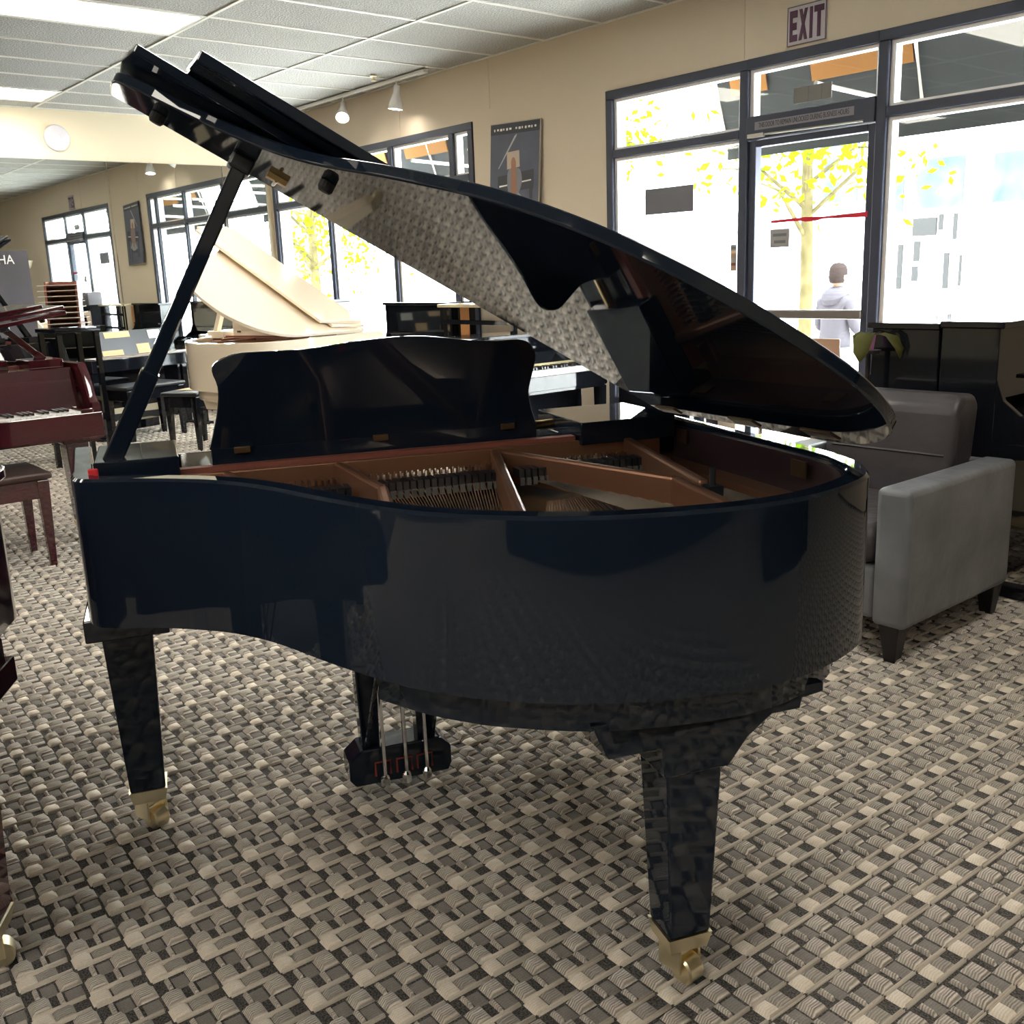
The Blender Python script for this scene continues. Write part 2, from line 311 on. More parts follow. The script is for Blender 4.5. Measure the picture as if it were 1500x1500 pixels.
def make_windows():
    for n, (xs, z0) in enumerate((([-10.56, -9.40, -8.22, -7.27, -7.0], .34), ([-5.375, -4.19], .34), ([-3.24, -2.05], .34))):
        e = bpy.data.objects.new('window_%d' % (n+1), None); COL.objects.link(e); e['kind'] = 'structure'
        window_frame(e, xs, z0, 2.59, 2.158)
    # door between the right-hand windows, with its transom light
    d = bpy.data.objects.new('door_1', None); COL.objects.link(d); d['kind'] = 'structure'
    ya, yb = WALL_Y-.012, WALL_Y+.10
    x0, x1 = -4.158, -3.272
    part('frame_head', MB().box(x0, x1, ya, yb, 2.53, 2.59), FRAME, d); part('lintel', MB().box(x0, x1, ya-.012, yb, 2.115, 2.25), FRAME, d, bevel=.004, seg=1)
    g = MB(); g.box(x0, x0+.028, yb-.085, yb-.02, 2.25, 2.53).box(x1-.02, x1, yb-.085, yb-.02, 2.25, 2.53).box(x0+.028, x1-.02, yb-.085, yb-.02, 2.508, 2.53)
    part('glazing_stop', g, FRAME_L, d); part('pane', MB().box(x0+.02, x1-.015, yb-.055, yb-.049, 2.255, 2.515), GLASS, d)
    lx0, lx1 = x0+.004, x1-.004
    leaf = part('door_leaf', MB().box(lx0, lx0+.05, ya+.02, yb-.03, .02, 2.11).box(lx1-.05, lx1, ya+.02, yb-.03, .02, 2.11).box(lx0+.05, lx1-.05, ya+.02, yb-.03, 2.07, 2.11).box(lx0+.05, lx1-.05, ya+.02, yb-.03, .02, .22), FRAME, d, bevel=.004, seg=1)
    part('pane', MB().box(lx0+.05, lx1-.05, yb-.06, yb-.054, .22, 2.07), GLASS, leaf)
    part('push_bar', MB().box(lx0+.02, lx1-.02, ya-.03, ya+.005, 1.015, 1.07), mat('bronze_push_bar', (.17, .15, .14), .4, .5), leaf, bevel=.01)
    part('door_closer', MB().box(lx0+.02, lx0+.14, ya-.03, ya-.0125, 2.122, 2.145).tube([(lx0+.14, ya-.02, 2.135), (lx1-.06, ya-.02, 2.125)], .006), TUBE, leaf)
    t = thing('door_notice', 'thin grey lettered strip on the lintel over the glass door', 'sign', (-3.745, ya-.0135, 2.19))
    part('strip', MB().box(-.345, .345, -.001, .001, -.024, .024), mat('notice_strip', (.22, .21, .24), .7), t)
    text('lettering', 'THIS DOOR TO REMAIN UNLOCKED DURING BUSINESS HOURS', .042, mat('notice_ink', (.03, .03, .04), .8), t, (0, -.002, 0), (math.pi/2, 0, 0), .52, .0004)
    # exit sign
    t = thing('exit_sign', 'white exit sign with dark plum letters above the glass door', 'sign', (-3.745, WALL_Y-.006, 2.717))
    part('plate', MB().box(-.132, .132, -.005, .005, -.108, .108), mat('exit_plate', (.50, .46, .50), .5), t, bevel=.002, seg=1)
    part('border', MB().box(-.132, .132, -.007, -.0055, -.108, -.103).box(-.132, .132, -.007, -.0055, .103, .108).box(-.132, -.127, -.007, -.0055, -.103, .103).box(.127, .132, -.007, -.0055, -.103, .103), mat('exit_border', (.10, .07, .09), .6), t)
    L = MB(); y = (-.0075, -.0055)
    def B(x0, x1, z0, z1): L.box(x0, x1, *y, z0, z1)
    B(-.115, -.095, -.085, .085); B(-.095, -.062, .045, .085); B(-.095, -.066, -.022, .018); B(-.095, -.062, -.085, -.048)
    for q in (((-.05, .085), (-.03, .085), (.008, -.085), (-.012, -.085)), ((-.012, .085), (.008, .085), (-.032, -.085), (-.052, -.085))): L.prism(q, -.0076-.0002*(q[0][0] > -.03), -.0055, 'y')
    B(.022, .042, -.085, .085); B(.052, .118, .05, .085); B(.073, .096, -.085, .05)
    part('lettering', L, mat('exit_ink', (.075, .022, .055), .6), t)
    # notes on the glass
    gy = WALL_Y+.035
    tag(part('window_notice', MB().box(-5.07, -4.63, gy, gy+.004, 1.72, 1.895), GREY_CARD), 'dark rectangular card taped inside the window left of the glass door', 'notice')
    o = bpy.data.objects['window_notice']; o.location = (0, 0, 0)
    t = thing('door_sticker', 'small grey notice stuck on the door glass under the red tape', 'notice', (-3.905, gy-.03, 1.507))
    part('card', MB().box(-.07, .07, -.002, .002, -.055, .055), GREY_L, t)
    part('print', MB().box(-.05, .05, -.0035, -.0025, .012, .03).box(-.04, .045, -.0035, -.0025, -.03, -.012), GREY_CARD, t)
    tape = tag(part('red_tape', MB().prism([(-.335, -.011), (-.12, -.008), (-.08, -.016), (0, -.014), (.04, -.006), (.335, -.014), (.335, .018), (.04, .008), (-.08, .012), (-.335, .007)], -.001, .001, 'y'), RED_TAPE), 'strip of bright red tape across the door glass', 'tape')
    tape.location = (-3.64, gy-.03, 1.612)
    t = thing('brick_sample_card', 'narrow colour card hanging at the window edge beside the door', 'card', (-4.262, WALL_Y+.005, 1.40))
    part('card', MB().box(-.022, .022, -.003, .003, -.085, .085), GREY_L, t)
    for k in range(6): part('stripe', MB().box(-.02, .02, -.0045, -.0032, -.075+.026*k, -.058+.026*k), [TAN, REDWOOD, GREY_L, TAN, PAPER_T, GREY_CARD][k], t)
    t = thing('transom_card', 'grey card stuck on the dusty pane above the glass door', 'notice', (-3.72, gy, 2.335), 0)
    part('card', MB().box(-.13, .13, -.002, .002, -.045, .045), mat('card_backlit', (.20, .19, .18), .8), t)
    [part('fold', MB().box(x, x+.006, -.004, -.0025, -.045, .045), GREY_CARD, t) for x in (-.03, .06)]
    # poster on the tan wall
    t = thing('poster', 'dark blue poster of a pianist seated at a grand piano, on the tan wall', 'poster', (-6.41, WALL_Y-.034, 2.09), 0)
    t.rotation_euler = (math.radians(-2), math.radians(2.5), 0)
    dk = mat('poster_blue', (.035, .042, .075), .5, noise=(3.5, .3, (.09, .10, .15))); dk2 = mat('poster_dark', (.016, .018, .03), .5)
    PL = lambda n, q, m, k=1: part(n, MB().prism(q, -.006-.0006*k, -.005-.0006*k, 'y'), m, t)
    part('board', MB().box(-.30, .30, -.006, .006, -.42, .42), dk, t)
    part('edge', MB().box(.30, .306, -.006, .006, -.42, .42).box(-.30, .306, -.006, .006, .42, .426), mat('poster_edge', (.42, .36, .30), .7), t)
    PL('title_band', [(-.3, .34), (.3, .34), (.3, .42), (-.3, .42)], dk2)
    tm = MB()
    for k in range(14):
        if k == 6: continue
        x = -.255+.038*k; tm.box(x, x+.014+.006*(k % 3), -.0082, -.0072, .366+.003*(k % 2), .384)
    part('title_marks', tm, PAPER, t, kind='stuff')
    PL('painted_lid', [(-.20, .08), (-.19, .08), (.02, .315), (.03, .335), (.0, .32)], mat('poster_line', (.42, .40, .42), .5))
    PL('painted_case', [(-.20, .02), (.24, .06), (.24, -.08), (-.20, -.12)], dk2); PL('painted_leg', [(-.19, -.12), (-.15, -.12), (-.15, -.34), (-.17, -.34)], dk2); PL('painted_leg', [(.19, -.08), (.23, -.08), (.22, -.33), (.20, -.33)], dk2)
    PL('painted_keys', [(-.18, -.065), (-.08, -.055), (-.08, -.045), (-.18, -.052)], PAPER, 2); PL('painted_keys', [(.10, -.035), (.21, -.025), (.21, -.015), (.10, -.025)], PAPER, 2)
    PL('painted_sheet', [(-.085, .07), (.07, .085), (.06, .21), (-.09, .20)], mat('poster_sheet', (.50, .40, .33), .6), 2)
    PL('painted_hair', catmull([(-.01, .16), (.02, .13), (.025, .06), (.04, -.06), (.03, -.16), (0, -.18), (-.03, -.10), (-.03, .06), (-.035, .13)], 3, True), mat('poster_hair', (.33, .16, .10), .7), 4)
    PL('painted_jacket', catmull([(-.07, .06), (0, .08), (.08, .06), (.10, -.04), (.05, -.12), (-.05, -.12), (-.08, -.03)], 3, True), mat('poster_jacket', (.20, .20, .24), .7), 3)
    PL('painted_skirt', [(-.04, -.10), (.05, -.10), (.15, -.18), (.10, -.20), (.05, -.23), (-.03, -.23), (-.12, -.20)], mat('poster_skirt', (.30, .31, .33), .7), 3)
    PL('painted_bench', [(-.13, -.22), (.14, -.20), (.14, -.25), (-.13, -.27)], dk2, 2); PL('painted_leg', [(.11, -.25), (.14, -.25), (.14, -.39), (.12, -.39)], dk2, 2); PL('painted_leg', [(-.13, -.27), (-.10, -.27), (-.10, -.33), (-.12, -.33)], dk2, 2)
    # white disc on the mirror wall
    t = thing('wall_access_point', 'round white disc mounted on the cream wall above the mirrors', 'access point', (ROOM_X0+.0005, 3.26, 2.78)); t.rotation_euler = (0, math.pi/2, 0)
    part('housing', MB().lathe([(.118, 0), (.122, .012), (.115, .026), (.09, .036), (.05, .04), (.0001, .041)], 40), WHITE_P, t, smooth=True)
    part('ring', MB().lathe([(.04, .0395), (.04, .0425), (.034, .0425), (.034, .0395)], 32), mat('ring_grey', (.6, .6, .62), .4), t)
    # track lights
    t = thing('track_light', 'white ceiling track with two cone spotlights above the windows', 'track light', (-8.7, 5.27, CEIL))
    part('track', MB().box(-1.9, 1.30, -.018, .018, -.03, -.004), WHITE_M, t, bevel=.003, seg=1); part('end_feed', MB().box(1.26, 1.40, -.024, .024, -.034, -.004), WHITE_M, t, bevel=.004)
    for x, aim, strength, lab in ((.05, Vector((.50, -.42, -.75)), 14, 0), (.95, Vector((-.12, -.08, -1)), 10, 1), (-1.1, Vector((.3, -.4, -.8)), 12, 2)):
        aim = aim.normalized(); hp = Vector((x, -.0, -.115)); q = Vector((0, 0, -1)).rotation_difference(aim).to_matrix().to_4x4(); MM = Matrix.Translation(hp) @ q
        h = part('spot_head', MB().lathe([(.024, .05), (.028, .045), (.028, -.01), (.034, -.03), (.058, -.10), (.064, -.145), (.060, -.146), (.056, -.135)], 28, MM), WHITE_M, t, smooth=True)
        part('bulb', MB().lathe([(.055, -.128), (.05, -.136), (.03, -.141), (.0001, -.142)], 24, MM), LAMP, h, smooth=True)
        part('swivel_arm', MB().tube([(x, 0, -.03), (x, 0, -.075), hp+aim*.0], .007), WHITE_M, h)
        l = bpy.data.lights.new('spot_lamp', 'SPOT'); l.energy = 22; l.color = (1, .58, .16) if lab == 1 else (1, .86, .62); l.spot_size = math.radians(70); l.spot_blend = .6; l.shadow_soft_size = .05
        lo = bpy.data.objects.new('spot_lamp', l); COL.objects.link(lo); lo.parent = t; lo.location = hp+aim*.16; lo.rotation_euler = aim.to_track_quat('-Z', 'Y').to_euler()
    s = thing('sprinkler_head', 'small brass sprinkler head on the ceiling above the track', 'sprinkler', (-7.78, 5.06, CEIL-.001))
    part('escutcheon', MB().lathe([(.03, -.001), (.03, -.008), (.012, -.012), (.01, -.03), (.0001, -.03)], 20), BRASS, s, smooth=True); part('deflector', MB().lathe([(.022, -.045), (.022, -.042), (.005, -.03), (.0001, -.029)], 16), BRASS, s)

# ------------------------------------------------------------------ woven carpet
def make_carpet():
    """every loop block of the weave as a small domed pad: 10.7 cm by 14.2 cm repeat, cords between the strips"""
    d = np.array([.0463, .9989]); n = np.array([.9989, -.0463]); A, D = .1415, .1075
    origin = np.array([-1.0549, 1.7757])
    # across0, across1, along0, along1, height mm, material
    P = [(.035, .325, .63, 1.03, 12, 0), (.06, .345, .345, .60, 4, 2), (.05, .30, .225, .315, 9, 0),
         (.335, .645, .05, .41, 12, 0), (.36, .645, .70, 1.0, 4, 2), (.34, .62, .565, .655, 9, 0),
         (.695, .955, .02, .37, 10, 1), (.695, .955, .385, .74, 7, 3),
         (.646, .661, .05, .975, 8.0, 4), (.678, .693, .05, .975, 8.0, 4), (.956, .971, .05, .975, 8.0, 4), (.988, 1.003, .05, .975, 8.0, 4)]
    ia = np.arange(-82, 34); id_ = np.arange(-46, 36)
    gi, gj = np.meshgrid(ia, id_, indexing='ij'); gi = gi.ravel(); gj = gj.ravel()
    cx = origin[None]+((gi+.5)*A)[:, None]*n+((gj+.5)*D)[:, None]*d
    ok = (cx[:, 0] > ROOM_X0+.09) & (cx[:, 0] < ROOM_X1) & (cx[:, 1] < WALL_Y-.09)
    cw = np.array(cam.matrix_world.inverted()); h = np.c_[cx, np.zeros(len(cx)), np.ones(len(cx))] @ cw.T
    dep = -h[:, 2]; px = h[:, 0]/np.maximum(dep, .01)*_F/750; py = h[:, 1]/np.maximum(dep, .01)*_F/750
    ok &= ((dep > .3) & (np.abs(px) < 1.35) & (py > -1.3)) | ((cx[:, 0] > -3) & (cx[:, 1] > -2.9))
    base = origin[None]+(gi[ok]*A)[:, None]*n+(gj[ok]*D)[:, None]*d; N = len(base)
    VS = []; FS = []; MI = []; off = 0
    for a0, a1, d0, d1, hh, m in P:
        ts = np.array([0, .14, .86, 1.0]) if m != 4 else np.array([0, .3, .7, 1.0]); us = np.array([0, .22, .80, 1.0]) if m != 4 else np.array([0, .01, .99, 1.0])
        jit = RNG.uniform(-1, 1, (N, 4))*np.array([.0012, .0012, .0, .0]); hs = hh*.001*RNG.uniform(.8, 1.15, N)
        for a in range(4):
            for b in range(4):
                al = (a0+(a1-a0)*ts[a])*A; ln = (d0+(d1-d0)*us[b])*D
                p = base+al*n+ln*d
                if m != 4: p = p+jit[:, :2]
                inner = (a in (1, 2)) and (b in (1, 2)); z = np.where(inner, hs*RNG.uniform(.85, 1.1, N), .0004)
                VS.append(np.c_[p, z])
        # faces
        idx = off+np.arange(16)[:, None]*N+np.arange(N)[None]
        for a in range(3):
            for b in range(3):
                FS.append(np.stack([idx[a*4+b], idx[(a+1)*4+b], idx[(a+1)*4+b+1], idx[a*4+b+1]], 1)); MI.append(np.full(N, m))
        off += 16*N
    V = np.concatenate(VS); Fc = np.concatenate(FS); MI = np.concatenate(MI)
    me = bpy.data.meshes.new('carpet'); me.vertices.add(len(V)); me.vertices.foreach_set('co', V.ravel())
    me.loops.add(Fc.size); me.loops.foreach_set('vertex_index', Fc.ravel().astype(np.int32))
    me.polygons.add(len(Fc)); me.polygons.foreach_set('loop_start', (np.arange(len(Fc))*4).astype(np.int32)); me.polygons.foreach_set('loop_total', np.full(len(Fc), 4, np.int32))
    me.polygons.foreach_set('material_index', MI.astype(np.int32)); me.polygons.foreach_set('use_smooth', np.ones(len(Fc), bool)); me.update(calc_edges=True)
    def yarn(name, c, c2, rib):
        m = mat(name, c, .95, noise=(420, .22, c2), spec=.15, sheen=.1); nt = m.node_tree; b = nt.nodes['Principled BSDF']
        tc = nt.nodes['Texture Coordinate']; mp = nt.nodes.new('ShaderNodeMapping'); mp.inputs['Rotation'].default_value = (0, 0, math.radians(2.65))
        nt.links.new(tc.outputs['Object'], mp.inputs['Vector'])
        w = nt.nodes.new('ShaderNodeTexWave'); w.inputs['Scale'].default_value = 56; w.inputs['Distortion'].default_value = .6; w.inputs['Detail'].default_value = 1
        nt.links.new(mp.outputs[0], w.inputs['Vector'])
        bp = nt.nodes.new('ShaderNodeBump'); bp.inputs['Strength'].default_value = rib; bp.inputs['Distance'].default_value = .004
        nt.links.new(w.outputs['Fac'], bp.inputs['Height']); nt.links.new(bp.outputs[0], b.inputs['Normal'])
        rp = nt.nodes['Color Ramp']; mr = nt.nodes.new('ShaderNodeMapRange'); mr.inputs['To Min'].default_value = 1-.5*rib; mr.inputs['To Max'].default_value = 1.06  # wave also darkens the colour in the rib grooves, painting their shade
        vm = nt.nodes.new('ShaderNodeVectorMath'); vm.operation = 'SCALE'; nt.links.new(w.outputs['Fac'], mr.inputs['Value']); nt.links.new(rp.outputs[0], vm.inputs[0]); nt.links.new(mr.outputs[0], vm.inputs['Scale']); nt.links.new(vm.outputs[0], b.inputs['Base Color'])
        return m
    for m in (yarn('carpet_light_yarn', (.66, .585, .51), (.85, .77, .685), .9), yarn('carpet_beige_yarn', (.66, .58, .49), (.82, .735, .635), .2), yarn('carpet_grey_yarn', (.19, .17, .157), (.28, .255, .235), .2),
              yarn('carpet_mid_yarn', (.38, .34, .295), (.53, .48, .425), .7), yarn('carpet_cord', (.56, .50, .43), (.71, .64, .55), .3)): me.materials.append(m)
    o = bpy.data.objects.new('carpet', me); COL.objects.link(o); o['kind'] = 'stuff'; o['label'] = 'patterned basket-weave carpet in beige, grey and black loops'; o.parent = bpy.data.objects['floor']

# ------------------------------------------------------------------ grand piano
ZR = .98
OUT = [(.725, -.30), (.722, -.15), (.708, .10), (.702, .20), (.700, .262), (.684, .306), (.645, .332), (.585, .358), (.503, .405), (.414, .475), (.341, .57), (.272, .698), (.209, .807), (.149, .895), (.088, .96), (.041, 1.0), (-.053, 1.06), (-.138, 1.10), (-.228, 1.124), (-.318, 1.138), (-.394, 1.142), (-.46, 1.137), (-.53, 1.12), (-.611, 1.086), (-.69, 1.035), (-.745, .96), (-.772, .87), (-.782, .752), (-.775, .5), (-.767, .25), (-.757, 0), (-.745, -.30)]
LIDO = [(.748, .075), (.746, .16), (.735, .23), (.69, .27), (.62, .30), (.52, .345), (.42, .425), (.34, .54), (.27, .69), (.21, .81), (.14, .935), (.06, 1.035), (-.04, 1.115), (-.15, 1.165), (-.25, 1.188), (-.34, 1.196), (-.45, 1.194), (-.53, 1.175), (-.62, 1.13), (-.70, 1.06), (-.755, .965), (-.785, .87), (-.795, .76)]
def lid_frame(theta):
    a = math.radians(3); b = math.radians(.5)
    ax = Vector((-math.sin(a)*math.cos(b), math.cos(a)*math.cos(b), math.sin(b))); h = ax.cross(Vector((0, 0, 1))).normalized()
    if h.x < 0: h = -h
    nn = h.cross(ax); nn = nn if nn.z > 0 else -nn
    t = math.radians(theta); d0 = h*math.cos(t)+nn*math.sin(t); N = nn*math.cos(t)-h*math.sin(t)
    p0 = Vector((-.768, .4, ZR+.014))
    def f(u, v, w=0):
        rel = Vector((u, v, ZR+.014))-p0; r = rel.dot(h); s = rel.dot(ax)
        return p0+d0*r+ax*s+N*w
    return f
def caster(parent, x, y, ang, name='caster'):
    c = part(name, MB().frustum((x, y, .118), .092, .092, (x, y, .084), .078, .078), BRASS, parent)
    c.name = 'brass_cuff'
    M = Matrix.Translation((x, y, 0)) @ Matrix.Rotation(ang, 4, 'Z')
    k = MB(); k.box(-.03, .03, -.03, -.024, .028, .084, 0, M).box(-.03, .03, .024, .03, .028, .084, 0, M).box(-.03, .03, -.03, .03, .072, .086, 0, M)
    part('caster_fork', k, BRASS, c, bevel=.003, seg=1)
    Mw = M @ Matrix.Translation((.02, 0, .031)) @ Matrix.Rotation(math.pi/2, 4, 'X')
    part('caster_wheel', MB().lathe([(.024, -.021), (.0285, -.017), (.0285, .017), (.024, .021)], 24, Mw), BRASS, c, smooth=True)
def grand(name, label, loc, rz, LAC, theta=31, full=True, lid=True, group=None, key_detail=False, desk=True, prop=True, cast=(.6, -.9, 1.2), flap=True):
    T = thing(name, label, 'grand piano', loc, rz, group)
    path = catmull(OUT, 4); inn = offset(path, .042)
    # rim: profile height follows the arms at the keyboard end
    def top(p):
        v = p[1]
        if v > -.15: return ZR
        t = min(1, (-.15-v)/.13); return ZR-.20*(t*t*(3-2*t))
    vs = []; fs = []
    for p, q in zip(path, inn):
        tp = top(p); vs += [(p[0], p[1], .66), (p[0], p[1], tp-.006), ((p[0]*.86+q[0]*.14), (p[1]*.86+q[1]*.14), tp), ((p[0]*.06+q[0]*.94), (p[1]*.06+q[1]*.94), tp), (q[0], q[1], tp-.003), (q[0], q[1], .66)]
    n = len(path)
    for i in range(n-1):
        for k in range(6): fs.append((i*6+k, i*6+(k+1) % 6, (i+1)*6+(k+1) % 6, (i+1)*6+k))
    fs += [tuple(range(6))[::-1], tuple(range((n-1)*6, n*6))]
    part('rim', MB().add(vs, fs), LAC, T, smooth=True)
    # inner veneer wall
    in2 = offset(path, .050); vs = []; fs = []
    sel = [i for i in range(n) if path[i][1] > .22]
    for i in sel: vs += [(inn[i][0], inn[i][1], .84), (inn[i][0], inn[i][1], ZR-.012), (in2[i][0], in2[i][1], ZR-.012), (in2[i][0], in2[i][1], .84)]
    for i in range(len(sel)-1):
        for k in range(4): fs.append((i*4+k, i*4+(k+1) % 4, (i+1)*4+(k+1) % 4, (i+1)*4+k))
    part('inner_rim', MB().add(vs, fs), INNER if LAC is not WHITE_LAC else LAC, T, smooth=True)
    poly = [p for p in offset(path, .046) if p[1] > .0]
    poly = poly+[(poly[-1][0], .0), (poly[0][0], .0)]
    part('soundboard', MB().prism(poly, .84, .85), SOUND, T)
    # bracing below the rim
    low = [p for p in offset(path, .055) if p[1] > .74]
    part('under_frame', MB().prism(low, .585, .67), LAC if LAC is not WHITE_LAC else LAC, T)
    # keyboard end
    part('key_bed', MB().box(-.735, .715, -.33, .12, .60, .665), LAC, T, bevel=.004)
    part('key_slip', MB().box(-.735, .715, -.352, -.33, .61, .735), LAC, T, bevel=.004)
    for s in (-1, 1):
        x0, x1 = (.62, .68) if s > 0 else (-.70, -.64)
        part('key_block', MB().box(x0, x1, -.325, -.15, .665, .755), LAC, T, bevel=.006)
    part('fallboard', MB().prism([(-.16, .735), (-.145, .735), (-.06, .92), (-.06, .955), (-.075, .955), (-.085, .92)], -.69, .67, 'x'), LAC, T, bevel=.003)
    wk = MB(); bk = MB(); x0, x1 = -.635, .615; kw = (x1-x0)/52
    for k in range(52): wk.box(x0+kw*k+.0006, x0+kw*(k+1)-.0006, -.325, -.16, .70, .745)
    for k in range(51):
        if (k % 7) in (0, 2, 3, 5, 6): bk.box(x0+kw*(k+1)-.0055, x0+kw*(k+1)+.0055, -.275, -.16, .745, .757)
    part('white_keys', wk, KEYW, T, kind='stuff'); part('black_keys', bk, KEYB, T, kind='stuff')
    # shelves beside the music desk
    part('side_shelf', MB().box(.482, .655, -.005, .245, .945, 1.0), LAC, T, bevel=.003); part('side_shelf', MB().box(-.70, -.445, -.005, .29, .945, 1.0), LAC, T, bevel=.003)
    part('desk_shelf', MB().box(-.44, .477, -.06, .20, .935, .955), LAC, T, bevel=.003)
    # iron plate: flange, ribs, perimeter
    part('pin_block_felt', MB().prism([(.63, .19), (.63, .215), (-.44, .265), (-.44, .235)], .90, .966), PINBLOCK, T)
    per = [p for p in offset(path, .05) if p[1] > .24]; per2 = [p for p in offset(path, .105) if p[1] > .24]; k = min(len(per), len(per2))
    ring = MB(); per = per[-k:]; per2 = per2[-k:]
    ring.prism([*per, *per2[::-1]], .868, .888)
    part('plate_border', ring, BRONZE, T)
    part('plate_flange', MB().prism([(.625, .22), (.625, .30), (-.66, .34), (-.66, .27)], .885, .905).prism([(.625, .218), (.625, .232), (-.66, .286), (-.66, .272)], .905, .955), BRONZE, T, bevel=.003)
    part('plate_wing', MB().prism([(.645, .20), (.655, .275), (.60, .31), (.50, .355), (.40, .43), (.40, .24)], .915, .934), BRONZE, T, bevel=.003)
    ribs = [((.385, .225), (.365, .37)), ((.14, .24), (.105, .56)), ((.105, .56), (.135, .75)), ((-.23, .27), (-.06, .93)), ((-.238, .28), (-.445, .765)), ((-.445, .765), (-.42, 1.03)), ((-.57, .285), (-.475, .82))]
    for a, b in ribs:
        part('plate_rib', MB().bar((*a, .918), (*b, .918), .022, .072, (0, 0, 0) if 0 else None), BRONZE, T, bevel=.006)
    if full:
        st = MB()
        def zone(u0, u1, v0, w0, w1, cnt, z, r=.0011):
            for i in range(cnt):
                t = i/(cnt-1); a = (u0+(u1-u0)*t, v0+.02*t, z+.012); b = tuple(Vector((*w0, 0)).lerp(Vector((*w1, 0)), t)[:2])
                st.tube([a, (b[0], b[1], z)], r*1.4, 4)
        zone(-.215, .125, .31, (-.04, .93), (.10, .74), 46, .885); zone(.15, .36, .31, (.14, .68), (.33, .46), 30, .885); zone(.39, .60, .30, (.38, .44), (.58, .34), 26, .885)
        zone(-.56, -.25, .32, (-.63, .98), (-.40, 1.04), 34, .893, .0018); zone(-.40, -.225, .60, (-.40, 1.05), (-.075, .98), 34, .885)
        part('strings', st, STEEL, T, kind='stuff')
        dm = MB(); dh = MB()
        for i in range(62):
            u = .40-.0155*i
            if abs(u-.12) < .02 or abs(u+.215) < .02: continue
            v = .395+.0*(i); dm.box(u-.0055, u+.0055, v, v+.045, .912, .932); dh.box(u-.005, u+.005, v+.045, v+.05, .897, .914)
        part('dampers', dm, BLACK_SATIN, T, kind='stuff'); part('damper_felts', dh, mat('grey_felt', (.13, .125, .12), .9), T, kind='stuff')
        pn = MB()
        for i in range(88):
            for j in range(2):
                u = .60-.0138*i; v = .262+.02*j+.0005*i; pn.box(u-.0025, u+.0025, v, v+.005, .905, .926)
        part('tuning_pins', pn, CHROME, T, kind='stuff')
        part('bridge', MB().prism(catmull([(.42, .375), (.28, .46), (.12, .66), (-.02, .86), (-.30, 1.0), (-.33, .975), (-.05, .83), (.09, .63), (.25, .43), (.40, .345)], 4, True), .85, .879), SOUND, T)
        part('felt_wedge', MB().bar((.008, .80, .898), (-.01, .86, .93), .02, .008), FELT_BRIGHT, T); part('felt_clip', MB().box(.645, .665, .262, .272, .975, .992), FELT_BRIGHT, T, bevel=.003)
        part('prop_cup', MB().tube([(.66, .262, .975), (.635, .25, .957), (.60, .255, .95)], .008), BRASS_DULL, T)
        part('desk_rail', MB().tube([(-.13, .112, .972), (-.455, .10, .976)], .012, 12), BRASS_DULL, T, smooth=True); part('rail_knob', MB().tube([(-.315, .125, .975), (-.315, .14, .976)], .008, 10), RUBBER, T)  # brass colour stands in for the warm wall reflected in the glossy rail
        part('plate_lug', MB().box(-.49, -.46, .84, .87, .90, .95).tube([(-.475, .855, .95), (-.475, .855, .985)], .006), BLACK_SATIN, T)
    # music desk
    if desk:
        dp = [(.415, 1.0), (.397, 1.06), (.388, 1.10), (.385, 1.14), (.394, 1.175), (.385, 1.195), (.345, 1.211), (.29, 1.213), (.20, 1.212), (.10, 1.222), (0, 1.228), (-.08, 1.226), (-.18, 1.212), (-.25, 1.206), (-.305, 1.206), (-.335, 1.195), (-.352, 1.165), (-.345, 1.12), (-.338, 1.08), (-.345, 1.04), (-.362, .995)]
        dd = [tuple(q) for q in catmull(dp, 3)]
        lean = lambda p: (p[0], p[1]+(p[2]-1.0)*.22, p[2])
        D = part('music_desk', MB().prism(dd, .188, .206, 'y', fn=lean), LAC, T, bevel=.002, smooth=True)
        part('desk_ledge', MB().box(-.362, .412, .13, .2055, .956, 1.002), LAC, D, bevel=.003)
        for u in (.335, -.29):
            part('desk_support', MB().bar((u, .2075, 1.0), (u, .2075-.003, 1.06), .028, .004, (1, 0, 0)), LAC, D); part('support_clip', MB().tube([(u+.018, .207, 1.052), (u+.018, .207, 1.062), (u-.018, .207, 1.062), (u-.018, .207, 1.052)], .0018, 6), CHROME, D)
        for u in (.345, .03, -.285): part('desk_hinge', MB().box(u-.018, u+.018, .206, .2125, .988, 1.003), BRONZE_D, D, bevel=.002)
    # lid, folded front flap, hardware
    F = lid_frame(theta if lid else 0)
    lp = catmull(LIDO, 4)+[(-.785, .5), (-.77, .075)]
    f3 = lambda p: tuple(F(p[0], p[1], p[2]))
    if lid:
        Ld = part('lid', MB().prism(lp, 0, .024, fn=f3), LAC, T, bevel=.004, smooth=True)
        if flap: fl = part('front_flap', MB().prism([(.746, .080), (.735, .27), (.71, .405), (-.74, .405), (-.76, .080)], .034, .052, fn=f3), LAC, Ld, bevel=.003); part('flap_moulding', MB().prism([(.645, .10), (.602, .515), (-.72, .515), (-.74, .10)], .056, .078, fn=f3), LAC, fl, bevel=.003)
        for v in (.16, .52, .80):
            part('lid_hinge', MB().prism([(-.765, v-.05), (-.735, v-.05), (-.735, v+.05), (-.765, v+.05)], -.003, -.0005, fn=f3), BRONZE_D, Ld)
        for (u, v) in ((.64, .17), (.30, .46)): part('lid_bumper', MB().lathe([(.016, 0), (.016, -.014), (.012, -.02), (.0001, -.02)], 14, Matrix.Translation(F(u, v, -.001)) @ Matrix.Rotation(math.radians(-theta), 4, 'Y')), RUBBER, Ld)
        pc = F(.455, .235, 0)
        part('prop_socket', MB().prism([(.43, .21), (.48, .21), (.48, .26), (.43, .26)], -.034, 0, fn=f3), BLACK_SATIN, Ld, bevel=.006)
